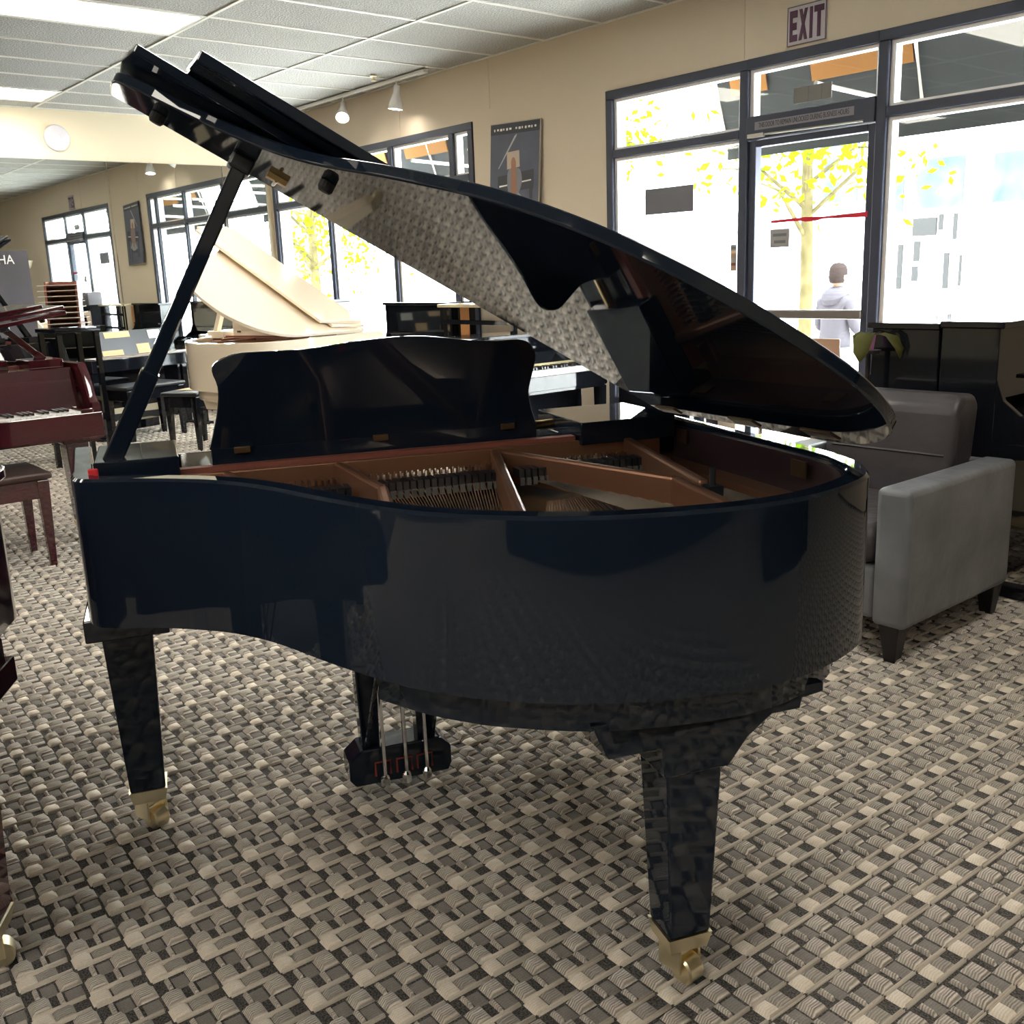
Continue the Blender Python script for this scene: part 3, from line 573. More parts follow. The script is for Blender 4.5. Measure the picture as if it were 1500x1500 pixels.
        part('lid_latch', MB().prism([(.355, .22), (.40, .22), (.40, .245), (.355, .245)], -.012, -.0005, fn=f3).tube([F(.378, .20, -.014), F(.378, .26, -.014)], .004), BRASS_DULL, Ld)
        if prop:
            b = Vector((.645, .175, .945)); e = F(.455, .235, -.02); m = b.lerp(e, .36)
            S = part('prop_stick', MB().bar(b, m, .044, .040, (0, 1, 0)), LAC, T, bevel=.004); part('stick_upper', MB().bar(b.lerp(e, .33), e, .034, .032, (0, 1, 0)), LAC, S, bevel=.004)
        for v in (.30, .79): part('hinge_plate', MB().box(-.716, -.712, v-.025, v+.025, .930, .964), BRONZE_D, T)
    else:
        whole = [(.742, -.16)]+lp[:-1]+[(-.765, -.16)]
        part('lid', MB().prism(whole, ZR+.002, ZR+.026), LAC, T, bevel=.004, smooth=True)
    # legs
    for (x, y, a) in ((.645, -.03, cast[0]), (-.63, -.02, cast[1]), (-.335, .985, cast[2])):
        tail = y > .5
        L = part('leg', MB().frustum((x, y, .118), .085, .085, (x, y, .60), .122, .122), LAC, T, bevel=.004)
        caster(L, x, y, a)
        if tail:
            prof = [(-.40, .47), (-.27, .47), (-.265, .53), (-.16, .53), (-.13, .60), (-.60, .60), (-.60, .58), (-.55, .575), (-.49, .555), (-.44, .52)]
            part('leg_bracket', MB().prism(prof, y-.065, y+.065, 'y'), LAC, L, bevel=.003); part('leg_plate', MB().prism([(-.55, .555), (-.17, .555), (-.15, .60), (-.56, .60)], y-.14, y+.065, 'y'), LAC, L, bevel=.003)
        else:
            part('leg_plate', MB().box(x-.10, x+.085, y-.16, y+.16, .565, .62), LAC, L, bevel=.004)
    # lyre with pedals
    ly = part('pedal_lyre', MB().prism([(-.115, .065), (.135, .065), (.150, .085), (.150, .135), (.115, .165), (-.095, .165), (-.125, .135), (-.125, .085)], .02, .11, 'y'), LAC, T, bevel=.004)
    for x in (.085, -.065): part('lyre_pillar', MB().frustum((x, .06, .16), .048, .05, (x, .06, .62), .066, .05), LAC, ly, bevel=.004)
    for x in (.062, .005, -.05):
        part('pedal_rod', MB().tube([(x, .135, .085), (x+.0, .12, .62)], .0055), CHROME, ly); part('rod_nut', MB().lathe([(.012, .07), (.012, .092), (.007, .10)], 10, Matrix.Translation((x, .135, 0))), CHROME, ly)
        part('pedal_felt', MB().tube([(x-.02, .112, .088), (x-.02, .112, .126), (x+.02, .112, .126), (x+.02, .112, .088)], .003, 6), FELT_RED, ly); part('pedal', MB().prism([(x-.016, .03), (x+.016, .03), (x+.024, -.10), (x-.024, -.10)], .075, .087), BRASS, ly, bevel=.003)
    for x in (.10, -.08): part('lyre_brace', MB().tube([(x, .07, .13), (x*.8, .36, .59)], .007), LAC, ly)
    return T

# ------------------------------------------------------------------ upright pianos and seats
def upright(name, label, loc, rz, LAC, Wd=1.48, H=1.12, D=.34, group=None, keys_open=True, open_back=False):
    """faces local -y; origin at the floor under the back centre"""
    T = thing(name, label, 'upright piano', loc, rz, group); w = Wd/2
    for s in (-1, 1):
        a, b = (w-.03, w) if s > 0 else (-w, -w+.03)
        part('side_panel', MB().box(a, b, -D, 0, .03, H-.025), LAC, T, bevel=.003)
        part('cheek', MB().prism([(-D, .56), (-D-.24, .585), (-D-.26, .60), (-D-.26, .70), (-D-.22, .735), (-D-.10, .745), (-D-.03, .80), (-D, .88)], a+.001, b-.001, 'x'), LAC, T, bevel=.003)
        part('leg', MB().frustum(((a+b)/2, -D-.20, .05), .05, .05, ((a+b)/2, -D-.20, .585), .06, .07), LAC, T, bevel=.004); part('toe_block', MB().box((a+b)/2-.035, (a+b)/2+.035, -D-.26, -D+.05, .012, .06), LAC, T, bevel=.006)
        for y in (-D-.22, -.05): part('caster', MB().lathe([(.016, -.012), (.016, .012)], 12, Matrix.Translation(((a+b)/2, y, .0165)) @ Matrix.Rotation(math.pi/2, 4, 'Y')), BRASS, T)
    part('top_lid', MB().box(-w-.012, w+.012, -D-.02, .005, H-.025, H), LAC, T, bevel=.004)
    part('upper_panel', MB().box(-w+.03, w-.03, -D+.01, -D+.03, .80, H-.025), LAC, T); part('lower_panel', MB().box(-w+.03, w-.03, -D+.02, -D+.04, .14, .58), LAC, T)
    part('back_board', MB().box(-w+.03, w-.03, -.02, -.004, .04, H-.03), SOUND if open_back else BLACK_SATIN, T)
    part('bottom_rail', MB().box(-w+.03, w-.03, -D+.01, -.03, .03, .14), LAC, T, bevel=.003)
    part('key_bed', MB().box(-w+.03, w-.03, -D-.25, -D+.02, .58, .645), LAC, T, bevel=.003)
    if keys_open:
        wk = MB(); bk = MB(); x0, x1 = -w+.09, w-.09; kw = (x1-x0)/52
        for k in range(52): wk.box(x0+kw*k+.0006, x0+kw*(k+1)-.0006, -D-.225, -D-.075, .68, .73)
        for k in range(51):
            if (k % 7) in (0, 2, 3, 5, 6): bk.box(x0+kw*(k+1)-.006, x0+kw*(k+1)+.006, -D-.190, -D-.075, .73, .748)
        part('white_keys', wk, KEYW, T, kind='stuff'); part('black_keys', bk, KEYB, T, kind='stuff'); part('key_slip', MB().box(-w+.03, w-.03, -D-.255, -D-.235, .60, .695), LAC, T, bevel=.003)
        part('fallboard', MB().prism([(-D-.075, .725), (-D-.06, .725), (-D+.0, .80), (-D+.0, .83), (-D-.012, .83)], -w+.03, w-.03, 'x'), LAC, T); part('key_felt', MB().box(-w+.06, w-.06, -D-.078, -D-.068, .742, .760), mat('cream_felt', (.62, .52, .30), .8), T)
    else:
        part('fallboard', MB().prism([(-D-.24, .645), (-D-.24, .70), (-D-.10, .735), (-D+.01, .75), (-D+.01, .645)], -w+.03, w-.03, 'x'), LAC, T, bevel=.004)
    part('music_shelf', MB().box(-.45, .45, -D-.03, -D+.012, .86, .875), LAC, T)
    for k in (-1, 0, 1): part('pedal', MB().box(k*.09-.02, k*.09+.02, -D-.06, -D+.03, .085, .10), BRASS, T, bevel=.004)
    return T
def bench(name, label, loc, rz, LAC, top_m, w=.72, d=.35, h=.49, group=None, leg=.045, splay=.0):
    T = thing(name, label, 'bench', loc, rz, group)
    part('seat_pad', MB().box(-w/2-.01, w/2+.01, -d/2-.01, d/2+.01, h-.035, h), top_m, T, bevel=.014, seg=3, smooth=True)
    part('apron', MB().box(-w/2+.012, w/2-.012, -d/2+.012, d/2-.012, h-.13, h-.036), LAC, T, bevel=.003)
    for sx in (-1, 1):
        for sy in (-1, 1):
            x, y = sx*(w/2-.035), sy*(d/2-.035)
            part('leg', MB().frustum((x+sx*splay, y, 0), leg*.68, leg*.68, (x, y, h-.04), leg*1.25, leg*1.25), LAC, T, bevel=.003)
    return T
def armchair():
    T = thing('armchair', 'charcoal leather club armchair beside the tail of the black grand piano', 'armchair', (-2.06, 3.43, 0), 0)
    # local: faces -y; arm nearest the camera at +x
    for s in (-1, 1):
        a, b = (.31, .435) if s > 0 else (-.435, -.31)
        part('arm', MB().box(a, b, -.40, .37, .13, .615), LEATHER, T, bevel=.022, seg=4, smooth=True)
    part('seat_base', MB().box(-.31, .31, -.38, .36, .14, .33), LEATHER, T, bevel=.02, seg=3, smooth=True)
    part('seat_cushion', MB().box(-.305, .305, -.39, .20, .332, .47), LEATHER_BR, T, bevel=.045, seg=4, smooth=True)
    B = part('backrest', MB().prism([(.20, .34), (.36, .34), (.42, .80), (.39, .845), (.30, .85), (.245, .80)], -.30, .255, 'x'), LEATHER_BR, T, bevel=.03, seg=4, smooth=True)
    part('back_seam', MB().tube([(-.26, .229, .62), (.22, .229, .62)], .006, 6), DARKWOOD, B)
    part('rear_panel', MB().box(-.31, .31, .362, .40, .14, .60), LEATHER, T, bevel=.01)
    for x in (.375, -.375):
        for y in (-.355, .345): part('leg', MB().frustum((x, y, 0), .042, .042, (x, y, .135), .075, .075), DARKWOOD, T, bevel=.003)

# ------------------------------------------------------------------ everything standing in the room
def make_room_things():
    MAIN = (-2.234*1.36/1.4, 1.389*1.36/1.4, 0); RZ = math.atan2(-.936, -.352)
    grand('grand_piano', 'black polished baby grand piano with raised lid on the woven carpet, largest in view', MAIN, RZ, BLACK, 31, True, cast=(2.2, -.9, 1.9))
    grand('grand_piano', 'mahogany grand piano with open keyboard facing the camera behind the matching bench', (-5.70, .97, 0), math.pi/2, MAROON, 9, False, key_detail=True)
    grand('grand_piano', 'ivory white grand piano with raised lid near the window wall', (-7.05, 3.70, 0), math.atan2(-.32, -.95), WHITE_LAC, 30, False, desk=True)
    grand('grand_piano', 'mahogany grand piano cut off by the left edge of the picture', (-2.455, -.246, 0), math.radians(59.4), MAROON, 0, False, lid=False, cast=(.3, .5, .2))
    grand('grand_piano', 'black grand piano in the far corner by the mirrors, behind the mahogany grand', (-8.55, 1.70, 0), math.radians(100), BLACK2, 30, False)
    bench('piano_bench', 'mahogany piano bench with padded top tucked at the mahogany grand', (-5.435, .985, 0), math.pi/2, MAROON, mat('brown_vinyl', (.045, .022, .018), .35, bump=(80, .2, .002)), .74, .42, .485, 'piano benches')
    armchair()
    # uprights
    upright('upright_piano', 'black upright piano with its end panel to the camera, right of the armchair', (-2.045, 4.715, 0), math.pi/2, BLACK2, 1.46, 1.105, .235, 'black upright pianos', keys_open=False)
    upright('upright_piano', 'black upright piano back to back with another, behind the armchair', (-2.06, 4.715, 0), -math.pi/2, BLACK2, 1.44, 1.095, .30, 'black upright pianos', keys_open=False)
    upright('upright_piano', 'black upright piano with open keyboard seen between the music desk and the raised lid', (-5.48, 4.20, 0), math.pi/2, BLACK2, 1.46, .96, .33, 'black upright pianos')
    upright('upright_piano', 'black upright piano below the left window, right of the white grand', (-7.43, 5.40, 0), 0, BLACK2, 1.0 if 0 else .98, 1.135, .28, 'black upright pianos', keys_open=False)
    upright('upright_piano', 'black upright piano in the corner between mirror and left window', (-9.75, 5.42, 0), 0, BLACK2, 1.46, 1.16, .34, 'black upright pianos', keys_open=False)
    for x, y, a, lb in ((.44, -1.42, 50.3, 'unseen black upright piano added behind the camera for dark reflections, nearest the mahogany grand'), (1.40, -.26, 50.3, 'unseen black upright piano added behind the camera for dark reflections, middle of its row'), (2.36, .90, 50.3, 'unseen black upright piano added behind the camera for dark reflections, nearest the right wall'), (1.45, 2.75, 100, 'unseen black upright piano added for dark reflections, standing alone at the right end of the showroom')):  # added out of view to darken the reflections in the main piano's side
        upright('upright_piano', lb, (x, y, 0), math.radians(a), BLACK2, 1.46, 1.12, .34, 'black upright pianos', keys_open=False)
    # open display frame right of it
    t = thing('display_frame', 'open black display frame standing in front of the left window', 'shelf', (-6.42, 5.12, 0))
    for x in (-.45, .45):
        for y in (-.11, .11): part('post', MB().box(x-.02, x+.02, y-.02, y+.02, 0, 1.10), BLACK2, t)
    for z in (.78, .965): part('crossbar', MB().box(-.43, .43, -.13, -.10, z, z+.035), BLACK2, t)
    part('shelf_board', MB().box(-.47, .47, -.15, .15, .70, .73), BLACK2, t, bevel=.003); part('shelf_board', MB().box(-.48, .48, -.15, .15, 1.10, 1.125), mat('pale_wood_top', (.55, .46, .30), .3), t, bevel=.003); part('shelf_board', MB().box(-.45, .45, -.12, .12, .12, .15), BLACK2, t)
    part('orange_panel', MB().box(-.42, -.31, .04, .05, .74, 1.09), mat('orange_wood', (.62, .28, .10), .5), t)
    # digital piano with music stand, two benches
    t = thing('digital_piano', 'slim black digital piano with sheet music on its tilted stand by the mirror', 'digital piano', (-9.55, 3.42, 0), math.radians(106))
    part('body', MB().box(-.62, .62, -.16, .20, .62, .73), BLACK2, t, bevel=.006); part('key_lid', MB().box(-.58, .58, -.15, .02, .731, .742), mat('keys_strip', (.30, .25, .22), .4), t)
    part('music_stand', MB().prism([(.10, .735), (.118, .735), (.19, .96), (.172, .96)], -.34, .40, 'x'), BLACK_SATIN, t)
    for x0, x1, z0, z1, m in ((-.32, -.10, .742, .79, PAPER_T), (-.25, .02, .90, .955, PAPER_T), (.06, .20, .742, .83, PAPER_T), (.22, .36, .87, .95, PAPER)): part('sheet', MB().prism([(.098+.315*(z0-.742), z0), (.1005+.315*(z0-.742), z0), (.1005+.315*(z1-.742), z1), (.098+.315*(z1-.742), z1)], x0, x1, 'x'), m, t)
    for x in (-.58, .58):
        for y in (-.10, .15): part('leg', MB().box(x-.03, x+.03, y-.03, y+.03, 0, .62), BLACK2, t, bevel=.004)
        part('foot', MB().box(x-.03, x+.03, -.20, .22, 0, .035), BLACK2, t, bevel=.004)
    part('modesty_panel', MB().box(-.55, .55, .14, .16, .25, .60), BLACK2, t); part('pedal_box', MB().box(-.14, .14, .02, .14, .05, .13), BLACK2, t)
    bench('piano_bench', 'black padded bench in front of the slim digital piano', (-9.22, 3.30, 0), math.radians(106), BLACK2, BLACK_SATIN, .62, .36, .50, 'piano benches', .05)
    bench('piano_bench', 'black bench with papers on it, beside the ivory grand piano', (-8.30, 3.42, 0), math.radians(120), BLACK2, BLACK_SATIN, .50, .34, .49, 'piano benches')
    o = tag(part('loose_papers', MB().box(-.13, .05, -.10, .12, 0, .004).box(-.02, .15, -.06, .14, .004, .008), PAPER_T), 'loose tan papers lying on the black bench', 'papers'); o.location = (-8.30, 3.42, .491); o.rotation_euler = (0, 0, .5)
    # stepped card rack on a stool
    t = thing('stool', 'black square stool carrying the stepped wooden rack', 'stool', (-8.05, 2.36, 0), .1)
    part('seat', MB().box(-.19, .19, -.17, .17, 1.045, 1.075), BLACK2, t, bevel=.004)
    for sx in (-1, 1):
        for sy in (-1, 1): part('leg', MB().box(sx*.165-.018, sx*.165+.018, sy*.14-.018, sy*.14+.018, 0, 1.045), BLACK2, t)
    part('rung', MB().box(-.16, .16, -.152, -.13, .52, .55).box(-.16, .16, .13, .152, .52, .55), BLACK2, t)
    t = thing('brochure_rack', 'stepped red-brown wooden rack holding white cards, on the black stool', 'rack', (-8.05, 2.36, 1.0755), math.radians(-115))
    part('case', MB().prism([(-.10, 0), (.12, 0), (.05, .34), (-.10, .34)], -.115, -.10, 'x').prism([(-.10, 0), (.12, 0), (.05, .34), (-.10, .34)], .10, .115, 'x').box(-.10, .10, -.11, -.098, 0, .34), REDWOOD, t)
    for k in range(8):
        z = .025+k*.04; part('step', MB().box(-.10, .10, -.098, .115-k*.009, z, z+.007), REDWOOD, t); part('card', MB().box(-.165+.006*k, .16, -.06, .135-k*.009, z+.008, z+.011), PAPER, t)
    # banner
    t = thing('banner', 'tall grey promotional banner with white capital lettering behind the mahogany grand', 'banner', (-10.15, 2.12, 0), math.radians(52+90-48))
    bn = MB(); pts = []
    for k in range(13): pts.append((-.60+.1*k, .02*math.sin(k*.9)))
    vs = [(x, y, z) for z in (.05, 1.72) for x, y in pts]; n = len(pts)
    bn.add(vs+[(x, y+.003, z) for x, y, z in vs], [(i, i+1, n+i+1, n+i) for i in range(n-1)]+[(2*n+i, 3*n+i, 3*n+i+1, 2*n+i+1) for i in range(n-1)])
    part('fabric', bn, mat('banner_grey', (.055, .048, .056), .5, noise=(2, .3, (.09, .08, .092))), t, smooth=True); part('base', MB().box(-.62, .62, -.10, .10, 0, .05), CHROME, t); part('pole', MB().tube([(0, .03, .05), (0, .03, 1.72)], .01), CHROME, t)
    text('lettering', 'YAMAHA', .115, PAPER, t, (.26, -.03, 1.635), (math.pi/2, 0, 0), .9, .002)
    # torchiere lamp
    t = thing('floor_lamp', 'slim brass floor lamp with cream bowl shade beside the far window', 'floor lamp', (-1.55, 5.2, 0))
    part('base', MB().lathe([(.14, 0), (.14, .02), (.02, .04), (.0001, .04)], 24), BRASS, t, smooth=True); part('pole', MB().tube([(0, 0, .03), (0, 0, 1.72)], .012), BRASS, t); part('shade', MB().lathe([(.03, 1.70), (.10, 1.76), (.15, 1.88), (.145, 1.88), (.09, 1.77), (.02, 1.715)], 24), mat('cream_glass', (.8, .74, .6), .4), t, smooth=True)
    # plant on a tall stand, chair
    t = thing('plant_stand', 'thin dark plant stand behind the raised lid', 'plant stand', (-2.33, 3.917, 0))
    part('base', MB().lathe([(.055, 0), (.055, .02), (.02, .03)], 20), DARKWOOD, t); part('pole', MB().tube([(0, 0, .02), (0, 0, .972)], .012), DARKWOOD, t); part('plate', MB().lathe([(.052, .972), (.052, .985), (.0001, .985)], 20), DARKWOOD, t)
    t = thing('potted_orchid', 'potted plant with pink pot and drooping yellow-green leaves by the black uprights', 'potted plant', (-2.33, 3.917, .9855)); t.scale = (.6, .6, .6)
    part('pot', MB().lathe([(.035, 0), (.048, .10), (.052, .105), (.047, .105), (.04, .09), (.0001, .09)], 20), PINK, t, smooth=True)
    def leaf(pts, ws):
        vs = []; fs = []
        for (p, w) in zip(pts, ws):
            p = Vector(p); s = Vector((.80, .60, 0))*w; vs += [p-s+Vector((0, 0, .006)), p-Vector((0, 0, .004)), p+s+Vector((0, 0, .006))]
        for i in range(len(pts)-1):
            for k in range(2): fs.append((i*3+k, i*3+k+1, i*3+k+4, i*3+k+3))
        m2 = MB().add(vs, fs); o = part('leaf', m2, LEAF, t, smooth=True); o.modifiers.new('thick', 'SOLIDIFY').thickness = .002
    leaf([(0, 0, .095), (.03, -.07, .12), (.04, -.14, .08), (.05, -.18, -.01), (.05, -.19, -.07)], (.015, .05, .065, .05, .008)); leaf([(0, 0, .095), (.07, .02, .115), (.14, .06, .09), (.18, .10, .0), (.18, .11, -.06)], (.015, .035, .04, .03, .006)); leaf([(0, 0, .095), (-.05, .03, .12), (-.12, .05, .09), (-.15, .06, .02)], (.015, .035, .035, .006))
    t = thing('side_chair', 'tan rounded chair back showing beside the door', 'chair', (-3.0, 4.35, 0), .5)
    part('backrest', MB().prism(catmull([(-.20, .58), (.20, .58), (.22, .66), (.21, .93), (.17, .97), (-.17, .97), (-.21, .93), (-.22, .66)], 3, True), .17, .19, 'y'), mat('tan_ply', (.52, .33, .22), .5), t, bevel=.003); part('seat', MB().box(-.21, .21, -.21, .20, .44, .47), mat('tan_ply', (0, 0, 0)), t, bevel=.01)
    for sx in (-1, 1):
        for sy in (-1, 1): part('leg', MB().tube([(sx*.20, sy*.19, 0), (sx*.18, sy*.17, .44)], .011), CHROME, t)
        part('back_post', MB().tube([(sx*.18, .18, .44), (sx*.18, .195, .62)], .011), CHROME, t)
    # box and small thing on the sill of the window beside the door
    tag(part('storage_box', MB().box(-4.80, -4.52, 5.20, 5.42, 1.105, 1.30), mat('dark_box', (.10, .09, .10), .7), bevel=.004), 'small dark box on the window-side cabinet left of the door', 'box')
    tag(part('window_cabinet', MB().box(-5.0, -4.35, 5.15, 5.45, .0, 1.09).box(-5.02, -4.33, 5.13, 5.455, 1.09, 1.104), BLACK2, bevel=.003), 'low black cabinet under the window left of the door', 'cabinet')
    t = thing('paper_bird', 'tan folded ornament with red tip beside the dark box by the window', 'ornament', (-4.44, 5.22, 1.1045))
    part('body', MB().prism([(-.08, .0), (.02, 0), (.05, .06), (.10, .085), (.02, .10), (-.08, .09)], -.02, .02, 'y'), TAN, t, bevel=.004); part('tip', MB().lathe([(.012, .09), (.012, .115), (.0001, .118)], 10, Matrix.Translation((-.06, 0, 0))), FELT_BRIGHT, t)

# ------------------------------------------------------------------ street outside
def tree(label, loc, h, crown, nleaf, seed, trunk=.13):
    rg = np.random.default_rng(seed); t = thing('street_tree', label, 'tree', loc, 0, 'street trees outside the windows')
    pts = [(0, 0, 0), (.03, 0, h*.3), (-.02, .02, h*.6), (.04, 0, h*.9)]
    part('trunk', MB().tube(pts, [trunk, trunk*.85, trunk*.7, trunk*.35], 12), BARK, t, smooth=True)
    br = MB(); ends = []
    for k in range(14):
        a = rg.uniform(0, 6.28); z = h*rg.uniform(.45, .85); r = crown*rg.uniform(.5, 1.0); e = (math.cos(a)*r, math.sin(a)*r, z+rg.uniform(-.1, .7)); ends.append(e)
        br.tube([(0, 0, z-.3), (e[0]*.5, e[1]*.5, (z+e[2])/2+.05), e], [trunk*.35, trunk*.2, trunk*.08], 6)
    part('branches', br, BARK, t)
    V = np.zeros((nleaf, 4, 3)); c = np.array(ends)[rg.integers(0, len(ends), nleaf)]*rg.uniform(.45, 1.1, (nleaf, 1)); c[:, 2] = np.maximum(np.array(ends)[rg.integers(0, len(ends), nleaf)][:, 2], h*.55)
    c += rg.normal(0, crown*.16, (nleaf, 3)); a = rg.normal(size=(nleaf, 3)); a /= np.linalg.norm(a, axis=1, keepdims=True); b = np.cross(a, rg.normal(size=(nleaf, 3))); b /= np.linalg.norm(b, axis=1, keepdims=True); s = rg.uniform(.045, .085, (nleaf, 1))
    V[:, 0] = c-a*s; V[:, 1] = c+b*s*.55; V[:, 2] = c+a*s; V[:, 3] = c-b*s*.55
    me = bpy.data.meshes.new('foliage'); me.from_pydata(V.reshape(-1, 3).tolist(), [], np.arange(nleaf*4).reshape(-1, 4).tolist()); me.materials.append(TREE_LEAF)
    o = link('foliage', me, t); o['kind'] = 'stuff'
def make_outside():
    G = -.32
    struct('ground', MB().box(-60, 30, WALL_Y+.2, 12.0, G-.2, G), CONC); struct('road', MB().box(-60, 30, 12.0, 19.0, G-.25, G-.06), ROADM); struct('far_sidewalk', MB().box(-60, 30, 19.0, 40, G-.2, G), CONC)
    # building across the street
    t = thing('shop_building', 'white shop building across the street with blue upper windows', 'building', (0, 20, G))
    part('facade', MB().box(-45, 12, 0, 4, 0, 4.6), FACADE, t); part('cornice', MB().box(-45.2, 12.2, -.3, 0, 4.5, 4.75), FACADE, t)
    for k, (x0, x1, z0, z1) in enumerate(((-11.06, -10.0, 2.63, 3.58), (-11.9, -11.25, 2.6, 3.5), (-9.42, -8.3, 2.65, 3.55), (-13.2, -12.3, 2.9, 4.1), (-7.9, -6.9, 2.6, 3.5))):
        part('window', MB().box(x0, x1, -.05, .0, z0, z1), BLUE, t)
    for x0, x1, z0, z1 in ((-11.3, -11.2, 1.05, 1.95), (-10.95, -10.83, 1.6, 2.0), (-10.97, -10.85, 1.2, 1.5), (-10.3, -10.2, 1.05, 1.75), (-10.15, -10.08, 2.0, 2.5), (-9.98, -9.94, 1.1, 1.7), (-10.45, -10.37, 2.2, 2.5), (-11.0, -10.5, 2.1, 2.45)):
        part('shop_door_bar', MB().box(x0, x1, -.06, -.01, z0, z1), mat('door_bar', (.026, .026, .026), .6, spec=.02), t)
    text('sign_letter', 'O', .85, LETTER, t, (-15.35, -.03, 3.02), (math.pi/2, 0, 0), 1, .01); text('sign_letter', 'U', .85, LETTER, t, (-14.55, -.03, 3.02), (math.pi/2, 0, 0), 1, .01); text('sign_letter', 'D', .85, LETTER, t, (-13.85, -.03, 3.02), (math.pi/2, 0, 0), 1, .01)
    part('sign_band', MB().box(-21, -12.2, -.06, -.02, 2.35, 2.52), mat('pale_blue_band', (.075, .08, .095), .6, spec=.02), t)
    # parked car, right
    t = thing('parked_car', 'pale parked car across the street at the right window edge', 'car', (-4.9, 16.4, G-.06))
    body = [(-2.1, .30), (-2.05, .62), (-1.9, .72), (-1.15, .82), (-.55, 1.32), (.75, 1.36), (1.45, .92), (2.0, .85), (2.1, .55), (2.08, .30)]
    part('body', MB().prism(catmull(body, 4), -.82, .82, 'y'), mat('car_paint', (.07, .075, .09), .2, 0, .6), t, bevel=.05, seg=3, smooth=True)
    for s in (-1, 1):
        part('side_window', MB().prism([(-1.0, .84), (-.50, 1.24), (.70, 1.27), (1.22, .92)], s*.822, s*.828, 'y'), mat('car_glass', (.05, .06, .08), .05), t)
        for x in (-1.3, 1.35): part('wheel', MB().lathe([(.20, -.10), (.31, -.09), (.33, 0), (.31, .09), (.20, .10)], 24, Matrix.Translation((x, s*.76, .33)) @ Matrix.Rotation(math.pi/2, 4, 'X')), RUBBER, t, smooth=True)
    # awnings with tube frames
    for nm, x0, x1 in (('over the glass door', -5.55, -1.2), ('over the left window', -10.9, -7.3)):
        t = thing('awning', 'dark grey canvas awning outside, '+nm, 'awning', (0, WALL_Y+.2, 0), 0, 'canvas awnings')
        c = MB(); c.prism([(0, 3.52), (.5, 3.40), (.9, 3.17), (1.17, 2.85), (1.32, 2.38), (1.34, 2.38), (1.19, 2.86), (.92, 3.19), (.51, 3.42), (0, 3.54)], x0, x1, 'x'); part('canvas', c, AWN, t); part('valance', MB().box(x0, x1, 1.362, 1.372, 2.20, 2.37), AWN, t)
        for x in (x0+.02, (x0+x1)/2-.45, (x0+x1)/2+.9, x1-.02):
            part('frame_tube', MB().tube([(x, .02, 2.42), (x, 1.31, 2.37), (x, 1.15, 2.84), (x, .88, 3.15), (x, .03, 3.49)], .016), TUBE, t)
        part('frame_tube', MB().tube([(x0, 1.34, 2.355), (x1, 1.34, 2.355)], .016), TUBE, t); part('frame_tube', MB().tube([(x0, .89, 3.12), (x1, .89, 3.12)], .016), TUBE, t)
        for a, b in ((x0+.16, x0+.50), (x0+.90, x0+1.70)): part('painted_sun_patch', MB().prism([(1.150, 2.83), (1.160, 2.83), (1.212, 2.66), (1.202, 2.66)], a, b, 'x'), AWN_SUN, t)  # thin tan boards painted as sun-lit patches of the canvas underside
    # trees
    tree('young street tree with pale trunk right outside the glass door', (-6.78, 10.0, G), 4.5, 1.30, 900, 3, .085)
    tree('leafy street tree seen through the window beside the door', (-9.9, 9.6, G), 4.8, 1.45, 1700, 4, .10)
    tree('street tree seen through the left window over the white grand', (-17.2, 9.6, G), 3.6, 1.7, 1500, 5, .12)
    tree('street tree farther left, seen through the corner window', (-13.4, 11.4, G), 3.6, 1.1, 1200, 6, .09)
    tree('street tree beyond the right window, only its low leaves showing', (-4.2, 13.2, G), 5.2, 1.4, 800, 8, .11)
    # person on the sidewalk, seen from behind
    T = thing('person', 'person in grey hoodie and dark cap standing outside the glass door, back turned', 'person', (-5.70, 8.95, G), math.radians(-10)); T.scale = (.95, .95, .92)
    vs = [(0, 0, .95), (0, 0, 1.12), (0, .0, 1.30), (0, 0, 1.42), (0, .01, 1.50), (0, .02, 1.60), (-.17, 0, 1.38), (-.25, .03, 1.12), (-.15, .22, 1.05), (-.05, .28, 1.08), (.17, 0, 1.38), (.25, .03, 1.12), (.15, .22, 1.05), (.05, .28, 1.08), (-.09, 0, .88), (-.10, .01, .48), (-.10, -.02, .09), (-.10, .12, .04), (.09, 0, .88), (.10, .01, .48), (.10, -.02, .09), (.10, .12, .04)]
    es = [(0, 1), (1, 2), (2, 3), (3, 4), (4, 5), (3, 6), (6, 7), (7, 8), (8, 9), (3, 10), (10, 11), (11, 12), (12, 13), (0, 14), (14, 15), (15, 16), (16, 17), (0, 18), (18, 19), (19, 20), (20, 21)]
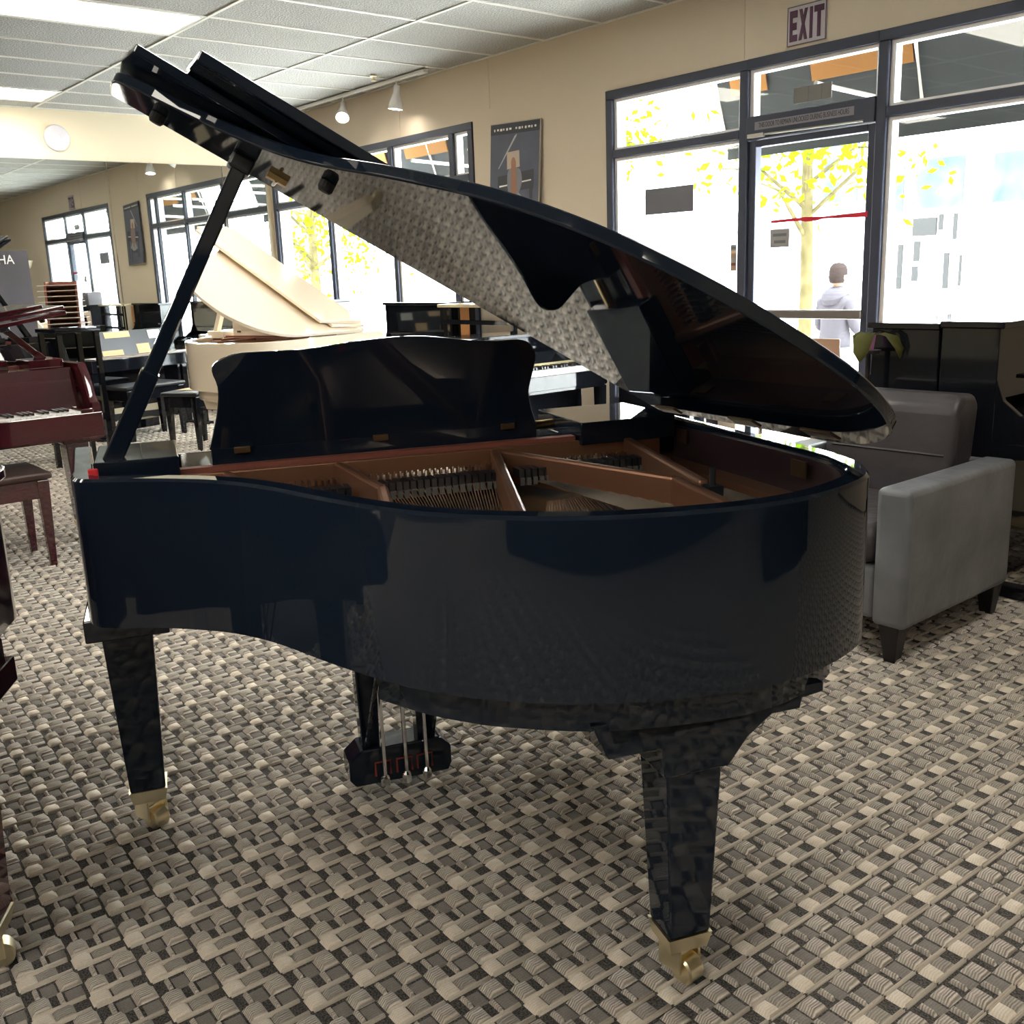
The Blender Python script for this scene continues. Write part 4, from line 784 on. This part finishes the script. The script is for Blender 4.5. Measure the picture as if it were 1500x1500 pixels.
    rr = [(.17, .12), (.17, .12), (.19, .13), (.13, .09), (.055, .055), (.05, .05), (.075, .075), (.06, .06), (.045, .045), (.035, .035), (.075, .075), (.06, .06), (.045, .045), (.035, .035), (.10, .10), (.075, .075), (.05, .05), (.045, .035), (.10, .10), (.075, .075), (.05, .05), (.045, .035)]
    me = bpy.data.meshes.new('body'); me.from_pydata(vs, es, []); o = link('body', me, T); me.materials.append(HOODIE)
    sk = o.modifiers.new('skin', 'SKIN'); sk.use_smooth_shade = True
    for i, r in enumerate(rr): me.skin_vertices[0].data[i].radius = r
    me.skin_vertices[0].data[0].use_root = True; o.modifiers.new('sub', 'SUBSURF').levels = 2; o.modifiers['sub'].render_levels = 2
    hd = part('head', MB().lathe([(.0001, -.12), (.05, -.105), (.07, -.06), (.078, 0), (.08, .05), (.065, .10), (.03, .125), (.0001, .128)], 20, Matrix.Translation((0, .02, 1.66)) @ Matrix.Scale(1.12, 4, (0, 1, 0))), SKIN, T, smooth=True)
    for s in (-1, 1): part('ear', MB().lathe([(.0001, -.03), (.012, -.015), (.012, .015), (.0001, .03)], 8, Matrix.Translation((s*.081, .02, 1.65))), SKIN, hd)
    part('nose', MB().frustum((0, .115, 1.63), .03, .02, (0, .10, 1.67), .015, .01), SKIN, hd)
    part('cap', MB().lathe([(.088, .01), (.09, .05), (.08, .10), (.05, .135), (.0001, .145)], 20, Matrix.Translation((0, .02, 1.66)) @ Matrix.Scale(1.12, 4, (0, 1, 0))).prism([(-.07, .10), (.07, .10), (.05, .20), (-.05, .20)], 1.675, 1.685), CAPM, T, smooth=True)
    part('hair', MB().lathe([(.07, -.07), (.084, -.03), (.087, .012)], 16, Matrix.Translation((0, .005, 1.66))), CAPM, T, smooth=True)
    part('hood', MB().lathe([(.075, .02), (.12, -.01), (.15, -.06), (.14, -.12), (.08, -.14), (.05, -.05)], 20, Matrix.Translation((0, -.035, 1.52)) @ Matrix.Rotation(.35, 4, 'X')), HOODIE, T, smooth=True)
    part('jeans', MB().tube([(-.095, 0, .92), (-.10, .01, .5), (-.10, -.01, .10)], [.115, .09, .075], 12).tube([(.095, 0, .92), (.10, .01, .5), (.10, -.01, .10)], [.115, .09, .075], 12), JEANS, T, smooth=True)

make_room(); make_windows(); make_carpet(); make_room_things(); make_outside()
